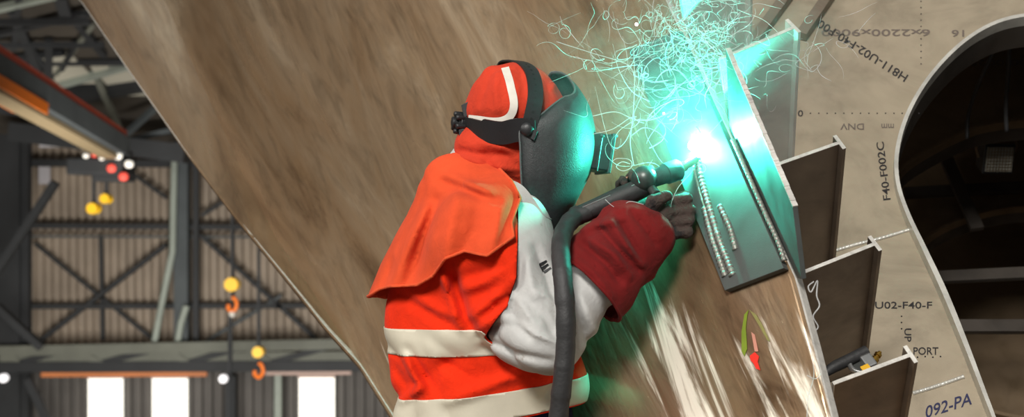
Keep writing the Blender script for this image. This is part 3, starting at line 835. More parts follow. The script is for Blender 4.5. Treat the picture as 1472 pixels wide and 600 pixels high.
for k in (0, 1):
    bb = base.copy(); cut_keep(bb, in_band(k))
    # no band on the sleeve
    cut_keep(bb, lambda X, Y, Z: trunk(X, Y, Z) - .034)
    for v in bb.verts: v.co += v.normal * .0022
    t = bm_obj('reflective_band', bb, M['tape'], shirt, solid=.002, offset=-1); t['label'] = ('pale reflective band round the chest', 'pale reflective band round the waist')[k]
base.free()
# -- navy trousers and boots
def trous_f(X, Y, Z):
    d = smax(trunk(X, Y, Z, -.034), Z - .925, .01)
    for h, k, a in ((HIPR, KR, AR), (HIPL, KL, AL)):
        d = smin(d, cone(X, Y, Z, h, k, .098, .080), .04); d = smin(d, cone(X, Y, Z, k, a, .078, .066), .02)
    d = d + folds(X, Y, Z, .005, 12, .2, 9)
    return smax(d, .085 - Z, .01)
vs, fs = snet(trous_f, (-.36, 2.70, .05), (.26, 3.40, 1.06), .011)
t = bm_obj('trousers', to_bm(vs, fs), M['navy'], person); t['label'] = 'navy trousers'
for a in (AR, AL):
    def boot_f(X, Y, Z):
        d = cone(X, Y, Z, a + [0, 0, .03], a + [0, 0, -.05], .055, .05)
        d = smin(d, cone(X, Y, Z, a + [0, 0, -.05], a + [.16, .03, -.055], .05, .043), .03)
        return smax(d, -(Z - .002), .006)
    vs, fs = snet(boot_f, a + [-.1, -.12, -.12], a + [.25, .14, .12], .009)
    bm_obj('boot', to_bm(vs, fs), M['boot'], person)

# -- grey marl sleeves and chest
def grey_f(X, Y, Z):
    d = cone(X, Y, Z, SR, ER, .085, .082)
    d = smin(d, cone(X, Y, Z, ER + [0, 0, -.006], ER + (WR - ER) * .55, .082, .062), .03)
    d = smin(d, cone(X, Y, Z, V3(P(757, 296, 2.90)), V3(P(762, 400, 2.83)), .030, .055), .05)
    d = smin(d, cone(X, Y, Z, V3(P(772, 318, 2.93)), V3(P(778, 365, 2.90)), .030, .035), .05)
    d = smin(d, cone(X, Y, Z, V3(P(748, 474, 2.84)), ER, .072, .078), .03)
    # gathers in the crook of the elbow and along the forearm
    d = d + crease(X, Y, Z, [([(750, 372), (742, 410), (734, 452), (760, 482)], -.014, .009), ([(770, 358), (786, 400), (798, 436), (803, 470)], -.015, .009), ([(758, 375), (766, 420), (782, 462)], .013, .010),
        ([(732, 456), (768, 478), (806, 492)], .010, .006), ([(768, 434), (784, 460), (800, 486)], -.014, .008), ([(772, 420), (790, 428), (806, 450)], .011, .007),
        ([(818, 412), (832, 450), (842, 492)], -.013, .009), ([(834, 425), (850, 460), (858, 480)], .010, .009), ([(705, 496), (740, 508), (790, 516)], -.010, .008), ([(730, 420), (752, 440), (772, 470)], .009, .007)], 2.75)
    t = (X - ER[0]) * .7 - (Z - ER[2]) * .7
    d = d + folds(X, Y, Z, .020, 9, -1.0, 2.2) + folds(X, Y, Z, .010, 15, .5, 6.1) * np.clip((1.27 - Z) / .08, 0, 1)
    return d
vs, fs = snet(grey_f, (-.10, 2.66, .92), (.30, 3.05, 1.43), .0055)
bm = to_bm(vs, fs)
cut_keep(bm, lambda X, Y, Z: np.minimum((np.interp(300 - (Z - CZ) / Y * FPX, [a for a, _ in SEAM], [q for _, q in SEAM]) + 1 - (736 + X / Y * FPX)) * .0015, 1.0))
g = bm_obj('sleeve', bm, M['grey'], person, smoothing=1); g['label'] = 'light grey marl sleeve of the near arm'
def grey2_f(X, Y, Z):
    d = cone(X, Y, Z, SL, EL, .075, .068); d = smin(d, cone(X, Y, Z, EL, EL + (WL - EL) * .6, .068, .055), .03)
    return d + folds(X, Y, Z, .010, 15, -1.0, 3.2)
vs, fs = snet(grey2_f, (-.2, 2.95, .95), (.30, 3.40, 1.43), .009)
g2 = bm_obj('sleeve', to_bm(vs, fs), M['grey'], person); g2['label'] = 'grey sleeve of the far arm'
# small black printed bars on the sleeve
from mathutils.bvhtree import BVHTree
def on_surface(o, px, py):
    bv = BVHTree.FromObject(o, bpy.context.evaluated_depsgraph_get())
    r = P(px, py, 1.0) - Vector((0, 0, CZ)); h = bv.ray_cast(o.matrix_world.inverted() @ Vector((0, 0, CZ)), r)
    return (o.matrix_world @ h[0], h[1]) if h[0] is not None else (P(px, py, 2.8), Vector((0, -1, 0)))
bpy.context.view_layer.update()
b = MB()
for (x0, y0, x1, y1) in ((775, 381, 786, 376), (777, 387, 788, 381), (781, 392, 792, 386), (775, 381, 780, 391)):
    p, n = on_surface(g, x0, y0); q, n2 = on_surface(g, x1, y1)
    b.beam(p + n * .0015, q + n2 * .0015, .0045, .0012, up=n)
o = b.build('sleeve_print', M['black'], g); o['label'] = 'small black printed bars'

# -- gauntlets
def gaunt_make(E, W, palm_dir, r0, r1, lo, hi, h, seed, t0, t1, bulge=0):
    ax = nz(W - E); Lx = np.linalg.norm(W - E)
    def f(X, Y, Z):
        s = ((X - E[0]) * ax[0] + (Y - E[1]) * ax[1] + (Z - E[2]) * ax[2]) / Lx
        a = E + ax * Lx * t0; bq = E + ax * Lx * t1
        d = cone(X, Y, Z, a, bq, r0, r1)
        if bulge: d = smin(d, cone(X, Y, Z, a + [-.005, .02, .035], bq + [-.05, .01, .025], r0 * .7, r1 * .9), .04)
        wob = vnoise(X * 8 + seed, Y * 8, Z * 8) * .5
        ringf = ridge((s + wob * .5) * 4.5 + (Z - X) * 5 + seed, Y * 9, (X + Z) * 3 + seed)
        d = d - .016 * (ringf ** 2 - .4) * np.clip((s - t0) / .12, .3, 1) + folds(X, Y, Z, .012, 16, 1.3, seed)
        if bulge: d = d + crease(X, Y, Z, [([(838, 352), (872, 380), (890, 405)], -.014, .008), ([(850, 345), (882, 366), (904, 396)], .012, .008), ([(862, 326), (888, 358), (918, 388)], -.014, .008), ([(890, 312), (906, 344), (920, 372)], -.013, .008),
            ([(878, 318), (900, 352), (922, 382)], .011, .008), ([(826, 372), (852, 392), (876, 424)], .011, .009), ([(910, 306), (930, 330), (944, 352)], -.010, .007), ([(840, 330), (868, 322), (896, 314)], .010, .008)], 2.79)
        d = d + .002 * (vnoise(X * 40, Y * 40, Z * 40) - .5)
        return d
    vs, fs = snet(f, lo, hi, h); bm = to_bm(vs, fs)
    # open the cuff
    def cuff(X, Y, Z):
        s = ((X - E[0]) * ax[0] + (Y - E[1]) * ax[1] + (Z - E[2]) * ax[2]) / Lx
        return (t0 + .02 + .02 * (vnoise(X * 14, Y * 14, Z * 14 + seed) - .5)) - s
    cut_keep(bm, cuff); return bm
bm = gaunt_make(ER, WR, None, .088, .060, (.02, 2.66, 1.02), (.38, 3.02, 1.42), .005, 5.0, .40, .96, 1)
loops = boundary_loops(bm)
ga = bm_obj('gauntlet', bm, M['gaunt'], person, solid=.005, offset=-1); ga['label'] = 'burgundy suede gauntlet of the near arm'
for L in loops:
    if len(L) > 30:
        b = MB(); b.tube(L[::3] + [L[0]], .0035, 6, False); b.build('cuff_hem', M['gaunt'], ga, True, autosm=180)
bm = gaunt_make(EL, WL, None, .070, .052, (.0, 2.80, 1.05), (.36, 3.30, 1.45), .0065, 8.0, .30, .98)
ga2 = bm_obj('gauntlet', bm, M['gaunt'], person, solid=.005, offset=-1); ga2['label'] = 'burgundy suede gauntlet of the far arm'
def glove_mesh(S, lo, hi, name, label):
    def f(X, Y, Z):
        return chain(X, Y, Z, S, .0065) + .003 * (vnoise(X * 90, Y * 90, Z * 90) - .5) + folds(X, Y, Z, .004, 45, .4, 3)
    vs, fs = snet(f, lo, hi, .0036)
    o = bm_obj(name, to_bm(vs, fs), M['glove'], person, smoothing=1); o['label'] = label; return o
glove_mesh(RF + RTH + RPALM, (.22, 2.76, 1.22), (.44, 3.02, 1.44), 'glove', 'dirty dark glove of the near hand closed under the torch')
glove_mesh(LF + LTH + LPALM, (.18, 2.84, 1.25), (.40, 3.10, 1.47), 'glove', 'dirty dark glove of the far hand steadying the torch')

# -- hood under the helmet
def hood_f(X, Y, Z):
    d = ellip(X, Y, Z, V3(P(741, 166, 3.0)), (.116, .112, .114), .25)
    d = smin(d, ellip(X, Y, Z, V3(P(712, 212, 3.0)), (.096, .095, .075), .2), .03)
    d = smin(d, ellip(X, Y, Z, V3(P(752, 230, 3.0)), (.085, .085, .10), .2), .03)
    d = smin(d, cone(X, Y, Z, V3(P(718, 235, 3.0)), V3(P(720, 285, 3.02)), .085, .088), .03)
    d = smin(d, cone(X, Y, Z, V3(P(706, 104, 2.985)), V3(P(712, 112, 2.99)), .014, .018), .02)   # bunched seam at the crown
    # tied in by the head band
    u = (Z - zrow(178 + 0, 3.0)) ; d = d + .010 * np.exp(-(u / .018) ** 2) * (X < .06)
    d = d + crease(X, Y, Z, [([(656, 214), (690, 222), (740, 224)], -.009, .008), ([(660, 226), (700, 240), (745, 244)], .008, .008), ([(672, 242), (705, 252), (745, 262)], -.009, .008), ([(690, 205), (725, 214), (748, 232)], .008, .007),
        ([(700, 232), (712, 248), (720, 270)], -.009, .008), ([(704, 104), (698, 125), (690, 150)], -.006, .007), ([(748, 98), (752, 125), (750, 155)], -.006, .007), ([(776, 102), (788, 120), (790, 145)], -.007, .008), ([(715, 104), (712, 130), (716, 160)], .006, .007), ([(800, 115), (792, 130)], .006, .007)], 2.91)
    d = d + folds(X, Y, Z, .012, 14, .2, 2.0) * np.clip((1.56 - Z) / .08, .25, 1) + folds(X, Y, Z, .006, 20, 1.2, 7.0) + .006 * (vnoise(X * 16, Y * 16, Z * 16) - .5)
    return d
vs, fs = snet(hood_f, (-.17, 2.84, 1.32), (.16, 3.16, 1.70), .005)
bm = to_bm(vs, fs)
hood = bm_obj('hood', bm, M['hood'], person, smoothing=1); hood['label'] = 'red orange cloth hood'

# -- collar round the neck
b = MB()
path = spline([P(800, 325, 2.99), P(776, 322, 2.885), P(757, 296, 2.868), P(738, 275, 2.872), P(708, 268, 2.890), P(668, 242, 2.94), P(648, 227, 3.01), P(660, 232, 3.12), P(715, 262, 3.19), P(765, 300, 3.15), P(800, 325, 2.99)], 8)
b.ribbon(path, None, .040, .006, V3(P(720, 280, 3.02)))
col = b.build('collar', M['grey'], person, True, autosm=50); col['label'] = 'light grey collar'

# -- shoulder cape
HEM = [(480, 428), (530, 426), (545, 416), (560, 412), (600, 410), (622, 397), (640, 372), (668, 361), (700, 368), (722, 352), (742, 338), (800, 330)]
def cape_hem_z(X, Y, Z):
    u = 736 + X / np.maximum(Y, .1) * FPX
    hp = np.interp(u, [a for a, _ in HEM], [q for _, q in HEM])
    far = np.clip((Y - 3.0) / .15, 0, 1); hp = hp + (np.interp(u, [520, 560, 640, 800], [430, 428, 400, 360]) - hp) * far
    return CZ - (hp - 300) / FPX * Y
def cape_f(X, Y, Z):
    d = trunk(X, Y, Z)
    d = smin(d, cone(X, Y, Z, SR + [-.01, 0, .01], SR + (ER - SR) * .42, .10, .096), .06)
    d = smin(d, cone(X, Y, Z, SL, SL + (EL - SL) * .42, .088, .084), .06)
    d = smin(d, cone(X, Y, Z, V3(P(650, 262, 2.98)), V3(P(735, 292, 2.90)), .05, .05), .04)
    t = np.clip((1.46 - Z) / .30, 0, 1)
    back = np.clip((-.12 - X) / .12, 0, 1)
    off = .010 + .012 * t + .016 * t * t * back
    d = d + crease(X, Y, Z, [([(660, 275), (652, 320), (644, 372)], .012, .016), ([(628, 290), (606, 350), (590, 408)], -.013, .015), ([(612, 300), (585, 360), (566, 412)], .011, .013), ([(690, 290), (684, 330), (668, 362)], -.011, .015),
        ([(725, 295), (716, 330), (703, 366)], .012, .013), ([(740, 290), (728, 318), (722, 348)], -.010, .010), ([(640, 250), (670, 262), (705, 278)], .012, .010), ([(635, 262), (668, 275), (720, 292)], -.010, .010), ([(560, 380), (548, 412)], -.010, .012)], 2.88)
    fl = folds(X, Y, Z, .012, 10, 1.25, 3.3) * t + .012 * (vnoise(X * 7 + 2, Y * 7, Z * 5) - .5) + folds(X, Y, Z, .006, 22, .5, 8.1) * (1 - t)
    return d - off + fl
vs, fs = snet(cape_f, (-.40, 2.68, 1.08), (.16, 3.42, 1.53), .006)
bm = to_bm(vs, fs); bmesh.ops.smooth_vert(bm, verts=bm.verts[:], factor=.5, use_axis_x=True, use_axis_y=True, use_axis_z=True)
cut_keep(bm, lambda X, Y, Z: cape_hem_z(X, Y, Z) - Z)
FR = [(225, 700), (260, 735), (285, 748), (300, 742), (320, 735), (335, 737), (350, 741), (400, 742)]
def front_edge(X, Y, Z):
    u, w = 736 + X / Y * FPX, 300 - (Z - CZ) / Y * FPX
    return (u - np.interp(w, [a for a, _ in FR], [q for _, q in FR]) - 40 * np.clip((Y - 3.05) / .1, 0, 1)) * .0015
cut_keep(bm, front_edge)
NK = V3(P(712, 248, 3.02))
cut_keep(bm, lambda X, Y, Z: -ellip(X, Y, Z, NK, (.108, .105, .065), .2))
loops = boundary_loops(bm)
cape = bm_obj('shoulder_cape', bm, M['cape'], person, solid=.004, offset=-1); cape['label'] = 'burnt orange leather cape over the shoulders'
for L in loops:
    if len(L) > 40:
        b = MB(); b.tube(L[::2] + [L[0]], .0036, 6, False); b.build('hem', M['hem'], cape, True, autosm=180)

# -- helmet
HY = 3.005
ROWSV = [  # near rear edge, front, far rear edge (px, py, depth)
    ((812, 139, 2.935), (822, 118, 3.01), (792, 104, 3.085)),
    ((797, 149, 2.900), (833, 128, 3.01), (783, 118, 3.105)),
    ((775, 167, 2.880), (846, 150, 3.01), (762, 145, 3.13)),
    ((749, 184, 2.868), (853, 178, 3.01), (738, 178, 3.14)),
    ((748, 215, 2.866), (856, 208, 3.01), (736, 215, 3.14)),
    ((749, 250, 2.868), (850, 243, 3.01), (738, 250, 3.14)),
    ((751, 276, 2.876), (838, 270, 3.01), (742, 276, 3.13)),
    ((755, 300, 2.888), (824, 298, 3.01), (748, 300, 3.12)),
    ((766, 336, 2.910), (806, 336, 3.01), (762, 336, 3.10))]
def visor_mesh():
    tt = np.linspace(0, len(ROWSV) - 1, 45); K = 40
    def at(i, t):
        pts = [P(*r[i]) for r in ROWSV]; return spline_at(pts, t)
    vs = []; fs = []
    for t in tt:
        n_, f_, r_ = at(0, t), at(1, t), at(2, t)
        mid = (n_ + r_) / 2; half = (n_ - r_) / 2; fw = f_ - mid
        for k in range(K + 1):
            a = math.pi / 2 - math.pi * k / K
            c, s = math.cos(a), math.sin(a)
            cc = abs(c) ** .72; ss = math.copysign(abs(s) ** .80, s)
            vs.append(mid + half * ss + fw * cc)
    for j in range(len(tt) - 1):
        for k in range(K):
            q = j * (K + 1) + k; fs.append((q, q + K + 1, q + K + 2, q + 1))
    return vs, fs, K
def spline_at(pts, t):
    i = min(int(t), len(pts) - 2); u = t - i
    e = [pts[0] * 2 - pts[1]] + pts + [pts[-1] * 2 - pts[-2]]
    p0, p1, p2, p3 = e[i:i + 4]
    return .5 * ((2 * p1) + (p2 - p0) * u + (2 * p0 - 5 * p1 + 4 * p2 - p3) * u * u + (3 * p1 - p0 - 3 * p2 + p3) * u ** 3)
vs, fs, K = visor_mesh()
hel = mesh_obj('welding_helmet', vs, fs, M['helmet'], person, True)
bm = bmesh.new(); bm.from_mesh(hel.data); bmesh.ops.recalc_face_normals(bm, faces=bm.faces)
bm.faces.ensure_lookup_table(); fc = bm.faces[22 * K + 20]
if fc.normal.x < 0: bmesh.ops.reverse_faces(bm, faces=bm.faces)
lps = boundary_loops(bm); bm.to_mesh(hel.data); bm.free()
hel['label'] = 'dark grey curved welding helmet shell'
s = hel.modifiers.new('solid', 'SOLIDIFY'); s.thickness = .0035; s.offset = -1
b = MB(); b.tube(lps[0] + [lps[0][0]], .0022, 6, False); b.build('shell_rim', plain('rim_edge', srgb(86, 90, 90), rough=.4), hel, True, autosm=180)
# lens holder on the front
yaw = math.radians(9); fx = Vector((math.cos(yaw), math.sin(yaw), 0)); fr = Vector((math.sin(yaw), -math.cos(yaw), 0)); tilt = math.radians(-9)
up = Vector((0, 0, 1)); fx2 = fx * math.cos(tilt) + up * math.sin(tilt); up2 = up * math.cos(tilt) - fx * math.sin(tilt)
lc = P(856, 220, 3.01)
b = MB(); b.box(lc, fx2 * .026, fr * .062, up2 * .040); lens = b.build('lens_holder', M['black'], hel, True, bevel=.004); lens['label'] = 'black lens holder'
b = MB(); b.box(lc + fx2 * .0225 , fx2 * .004, fr * .065, up2 * .044)
b.box(lc + fx2 * .0275 + up2 * .040, fx2 * .006, fr * .05, up2 * .003); b.build('lens_frame', M['black'], hel, bevel=.0015)
b = MB(); b.box(lc + fx2 * .027, fx2 * .001, fr * .05, up2 * .033); b.build('lens', plain('dark_glass', srgb(12, 20, 16), rough=.08), hel)
b = MB(); b.tube([lc + fr * .064 + fx2 * -.004 + up2 * .036, lc + fr * .064 + fx2 * -.004 - up2 * .043], .0016, 6); b.lathe(lc + fr * .0615 + fx2 * -.004 + up2 * .034, fr, [(0, .004), (.004, .004), (.005, .002)], 10); b.build('hinge_pin', M['black'], hel, True)
# head band, crown strap, sweat strips, ratchet, pivots
ctr = V3(P(740, 170, 3.005))
b = MB()
bp = spline([P(770, 186, 2.864), P(742, 187, 2.872), P(722, 191, 2.882), P(700, 188, 2.90), P(680, 183, 2.94), P(668, 179, 3.0), P(672, 176, 3.06), P(695, 176, 3.12), P(735, 177, 3.135), P(760, 180, 3.13)], 8)
b.ribbon(bp, None, [.040 + .010 * (abs(i / 72 - .2) < .16) for i in range(len(bp))], .0045, ctr)
b.build('head_band', M['black'], hel, True, autosm=50)
b = MB()
cp = spline([P(757, 192, 2.866), P(764, 168, 2.872), P(769, 142, 2.884), P(768, 118, 2.91), P(762, 101, 2.945), P(751, 92, 2.985), P(738, 89, 3.02), P(726, 93, 3.06), P(722, 115, 3.10), P(726, 150, 3.125), P(735, 178, 3.135)], 8)
b.ribbon(cp, None, .034, .0035, ctr); b.build('crown_strap', M['black'], hel, True, autosm=50)
b = MB()
for k in range(4, 40, 3):
    p = cp[k]; o = (p - Vector(ctr)).normalized(); b.lathe(p + o * .0036, o, [(0, .0032), (.0006, .0030)], 8)
b.build('adjusting_hole', plain('hole_dark', srgb(8, 8, 8)), hel)
b = MB()
def drape(o, pts, off):
    out = []
    for x, y in pts:
        p, n = on_surface(o, x, y); out.append(p + n * off)
    return out
def smooth_path(pts, it=6):
    for _ in range(it): pts = [pts[0]] + [(pts[i - 1] + pts[i] * 2 + pts[i + 1]) / 4 for i in range(1, len(pts) - 1)] + [pts[-1]]
    return pts
bpy.context.view_layer.update()
wpx = [(v.x, v.y) for v in spline([Vector((727, 102, 0)), Vector((734, 124, 0)), Vector((739, 148, 0)), Vector((736, 163, 0)), Vector((724, 173, 0)), Vector((706, 174, 0)), Vector((688, 171, 0)), Vector((678, 170, 0))], 8)]
wp = smooth_path(drape(hood, wpx, .006))
b.ribbon(wp, None, .017, .003, ctr); o = b.build('sweat_strip', M['white_strap'], hel, True, autosm=50); o['label'] = 'off-white sweat strip'
kc = P(664, 177, 2.985); kd = Vector((-1, -.35, .05)).normalized(); q1 = kd.orthogonal().normalized(); q2 = kd.cross(q1)
b = MB(); b.lathe(kc, kd, [(-.004, .020), (.006, .021), (.010, .012), (.022, .011), (.024, .006)], 18)
for k in range(6):
    a = k * math.pi / 3 + .3; b.lathe(kc + (q1 * math.cos(a) + q2 * math.sin(a)) * .019, kd, [(-.003, .006), (.016, .0065), (.019, .004)], 10)
b.box(kc + Vector((.010, 0, .028)), Vector((.008, 0, .004)), Vector((0, .02, 0)), Vector((-.003, 0, .014)))
b.box(kc + Vector((.004, 0, -.026)), Vector((.010, 0, 0)), Vector((0, .02, 0)), Vector((0, 0, .012)))
b.build('ratchet_knob', M['black'], hel, True, bevel=.001)
b = MB(); b.lathe(P(758, 186, 2.866), Vector((0, -1, 0)), [(-.004, .015), (.006, .015), (.010, .011), (.012, .006)], 20); b.box(P(768, 194, 2.862), Vector((.004, 0, -.002)), (0, .003, 0), Vector((.004, 0, .010)))
b.build('pivot_knob', M['black'], hel, True, bevel=.0008)

# ------------------------------------------------------------------ torch and its hose
torch = empty('welding_torch', P(900, 280, 2.90), 'welding torch with black grip, round joint and lit nozzle held in gloved hands', 'torch')
ta, tb = P(826, 312, 2.885), P(934, 266, 2.905); td = (tb - ta).normalized(); TL = (tb - ta).length
b = MB(); b.lathe(ta, td, [(-.006, .0185), (0, .0215), (.012, .022), (.014, .0195), (TL * .3, .0205), (TL * .62, .023), (TL * .85, .0225), (TL, .019)], 22)
grip = b.build('grip', M['rubber'], torch, True)
b = MB(); o = Vector((-.1, -.75, .6)).normalized(); b.tube([ta + td * .02 + o * .0195, ta + td * TL * .9 + o * .0215], .0016, 6); b.build('grip_seam', M['silver'], torch, True)
sc_ = P(926, 257, 2.895)
b = MB(); rr = .028; b.lathe(sc_ - td * rr, td, [(rr - rr * math.cos(a), rr * math.sin(a)) for a in np.linspace(.02, 3.12, 18)], 22); b.build('swivel_joint', M['torch_metal'], torch, True, autosm=80)
q = P(943, 279, 2.870); d = (q - P(930, 263, 2.90)).normalized()
b = MB(); b.lathe(q - d * .022, d, [(0, .010), (.016, .0105), (.024, .0105), (.026, .008)], 16); b.build('trigger_button', M['torch_metal'], torch, True)
c0, c1 = P(936, 258, 2.905), P(977, 243, 2.93); cd = (c1 - c0).normalized(); cl = (c1 - c0).length
b = MB(); b.lathe(c0, cd, [(0, .019), (cl * .5, .0205), (cl * .52, .0235), (cl * .95, .0235), (cl, .020)], 22); b.build('collar', M['rubber'], torch, True)
n1 = P(1000, 229, 2.945); nd = (n1 - c1).normalized(); nl = (n1 - c1).length
b = MB(); b.lathe(c1 - nd * .004, nd, [(0, .0115), (nl * .4, .0115), (nl * .42, .0095), (nl * .95, .0095), (nl + .006, .0088)], 18); nozz = b.build('nozzle', M['nozzle'], torch, True); nozz['label'] = 'bright metal nozzle'
n2 = P(1006, 222, 2.952)
b = MB(); b.tube([n1, n2], .0016, 6); b.build('wire_tip', M['brass'], torch, True)
hose_path = spline([P(846, 305, 2.888), P(826, 313, 2.876), P(812, 330, 2.83), P(806, 356, 2.755), P(809, 400, 2.70), P(813, 450, 2.68), P(813, 500, 2.68), P(809, 545, 2.68), P(803, 600, 2.69), P(798, 690, 2.70),
    Vector((.085, 2.70, .55)), Vector((.09, 2.68, .25)), Vector((.12, 2.62, .06)), Vector((.25, 2.50, .022)), Vector((.5, 2.4, .022))], 14)
b = MB(); L = 0; rs = []
for i, p in enumerate(hose_path):
    if i: L += (p - hose_path[i - 1]).length
    rs.append(.0192 + .0010 * ((L * 16) % 1.0) + .0004 * math.sin(L * 131))
b.tube(hose_path, rs, 16)
hose = b.build('torch_hose', M['rubber'], None, True, autosm=180)
tag(hose, 'thick black wrapped hose hanging from the torch in front of the welder', 'hose')
M['added_glow'] = plain('added_glow', (1.0, .97, .9), emit=3.0, var=.02, scale=.5)  # glow of the added left-wall windows
# ------------------------------------------------------------------ the hangar behind
def bar_between(a, b, w, h, mat, name, idx=None, parent=None, kind='structure', label=None, cat=None):
    m = MB(); m.beam(P(*a), P(*b), w, h); o = m.build(name, mat, parent, bevel=.01)
    if kind: o['kind'] = kind
    if label: o['label'] = label
    if cat: o['category'] = cat
    return o
M['wallsheet'] = plain('wall_sheet', srgb(150, 136, 120), rough=.7, var=.2, scale=.6)
M['lower_sheet'] = plain('lower_sheet', srgb(92, 88, 84), rough=.7, var=.2, scale=.6)
M['steel_dark'] = plain('dark_steel', srgb(40, 42, 44), rough=.7, var=.2, scale=1)
M['steel_green'] = plain('greenish_steel', srgb(104, 106, 96), rough=.7, var=.2, scale=1)
M['steel_blue'] = plain('blue_grey_steel', srgb(72, 78, 80), rough=.7, var=.2, scale=1)
M['pipe'] = plain('pale_pipe', srgb(150, 158, 148), rough=.6, scale=1)
M['roof'] = plain('roof_sheet', srgb(66, 60, 52), rough=.85, var=.45, scale=.35)
M['daylight'] = plain('daylight_panel', (1.0, .97, .88), emit=1.0, var=.02, scale=.5)
M['skylight'] = plain('dull_skylight', (.30, .28, .22), emit=.35, var=.2, scale=.5)
M['orange_rail'] = plain('orange_rail', srgb(196, 118, 66), rough=.6, var=.2, scale=.5)
M['pink_rail'] = plain('pinkish_rail', srgb(186, 158, 146), rough=.6, var=.2, scale=.5)
M['red_rail'] = plain('red_rail', srgb(205, 82, 55), rough=.6)
M['amber'] = plain('amber_paint', srgb(240, 120, 15), rough=.5)
M['yel'] = plain('signal_yellow', srgb(245, 190, 20), rough=.5)
M['concrete'] = plain('concrete', srgb(120, 116, 108), rough=.8, var=.2, scale=.4)
FZ = -8.6
def corrugated(name, x0, x1, z0, z1, y, pitch, depth, mat, axis='x'):
    n = int((x1 - x0) / pitch); vs = []; fs = []
    for i in range(n):
        for u, dy in ((0, 0), (.45, 0), (.55, depth), (.9, depth)):
            x = x0 + (i + u) * pitch
            for z in (z0, z1):
                vs.append((x, y + dy, z) if axis == 'x' else (y + dy, x, z))
    for i in range(len(vs) // 2 - 1): fs.append((2 * i, 2 * i + 2, 2 * i + 3, 2 * i + 1))
    o = mesh_obj(name, vs, fs, mat); s = o.modifiers.new('solid', 'SOLIDIFY'); s.thickness = .05; o['kind'] = 'structure'; return o
YB = 40.0
zt = P(0, 150, YB).z; zm = P(0, 532, YB).z
corrugated('wall_back', -24, 14, zm, zt, YB, .245, .15, M['wallsheet'])
corrugated('wall_back_lower', -24, 14, FZ, zm, YB + .05, .30, .14, M['lower_sheet'])
# left wall; its tall glowing windows are added further down
XL = -22.0
corrugated('wall_left', -6, YB, FZ, 17, XL, .30, .07, M['wallsheet'], axis='y')
# floor, roof
b = MB(); b.box((0, 18, FZ - .1), (26, 0, 0), (0, 26, 0), (0, 0, .1)); tag(b.build('floor', M['concrete']), kind='structure')
def roof_z(y): return P(0, 205, YB).z + (YB - y) * .22
b = MB(); b.prism([Vector((-24, YB + .5, roof_z(YB + .5))), Vector((14, YB + .5, roof_z(YB + .5))), Vector((14, 14, roof_z(14))), Vector((-24, 14, roof_z(14)))], (0, 0, 1), .1)
tag(b.build('ceiling', M['roof']), kind='structure')
# translucent door strips at the back, small windows far left
k = 0
def light_panel(px0, px1, py0, py1, y, mat, fr=True):
    global k
    k += 1
    a, c = P(px0, py0, y), P(px1, py1, y)
    root = empty('window_%d' % k, ((a.x + c.x) / 2, y, min(a.z, c.z)), kind='structure')
    b = MB(); b.box(((a.x + c.x) / 2, y, (a.z + c.z) / 2), ((c.x - a.x) / 2, 0, 0), (0, .03, 0), (0, 0, abs(a.z - c.z) / 2)); b.build('pane', mat, root)
    if fr:
        b = MB(); b.box(((a.x + c.x) / 2, y - .05, a.z + .04), ((c.x - a.x) / 2 + .03, 0, 0), (0, .05, 0), (0, 0, .10)); b.build('head_rail', M['pink_rail'], root, bevel=.01)
for x0, x1, y0, y1 in ((127, 177, 541, 790), (219, 270, 541, 790), (430, 481, 540, 790)): light_panel(x0, x1, y0, y1, YB - .25, M['daylight'])
for x0, x1, y0, y1 in ((45, 57, 187, 196), (-12, 3, 170, 192), (-12, 2, 208, 226)): light_panel(x0, x1, y0, y1, YB - .4, M['daylight'], False)
light_panel(57, 100, 186, 212, YB - .3, plain('dim_pane', (.45, .43, .44), emit=.25, scale=.5), False)
light_panel(56, 72, 240, 265, YB - .3, plain('dim_pane_b', (.35, .33, .34), emit=.18, scale=.5), False)
# unseen glowing windows added on the left wall for the hull to mirror
for (y0, y1, z0, z1) in ADDED_WIN:
    k += 1
    root = empty('window_%d' % k, (XL + .3, (y0 + y1) / 2, z0), kind='structure')
    b = MB(); b.box((XL + .25, (y0 + y1) / 2, (z0 + z1) / 2), (.03, 0, 0), (0, (y1 - y0) / 2, 0), (0, 0, (z1 - z0) / 2)); b.build('pane', M['added_glow'], root)
    b = MB()
    for q in range(1, 5): b.box((XL + .3, y0 + (y1 - y0) * q / 5, (z0 + z1) / 2), (.03, 0, 0), (0, .04, 0), (0, 0, (z1 - z0) / 2))
    b.build('mullion', M['steel_dark'], root)
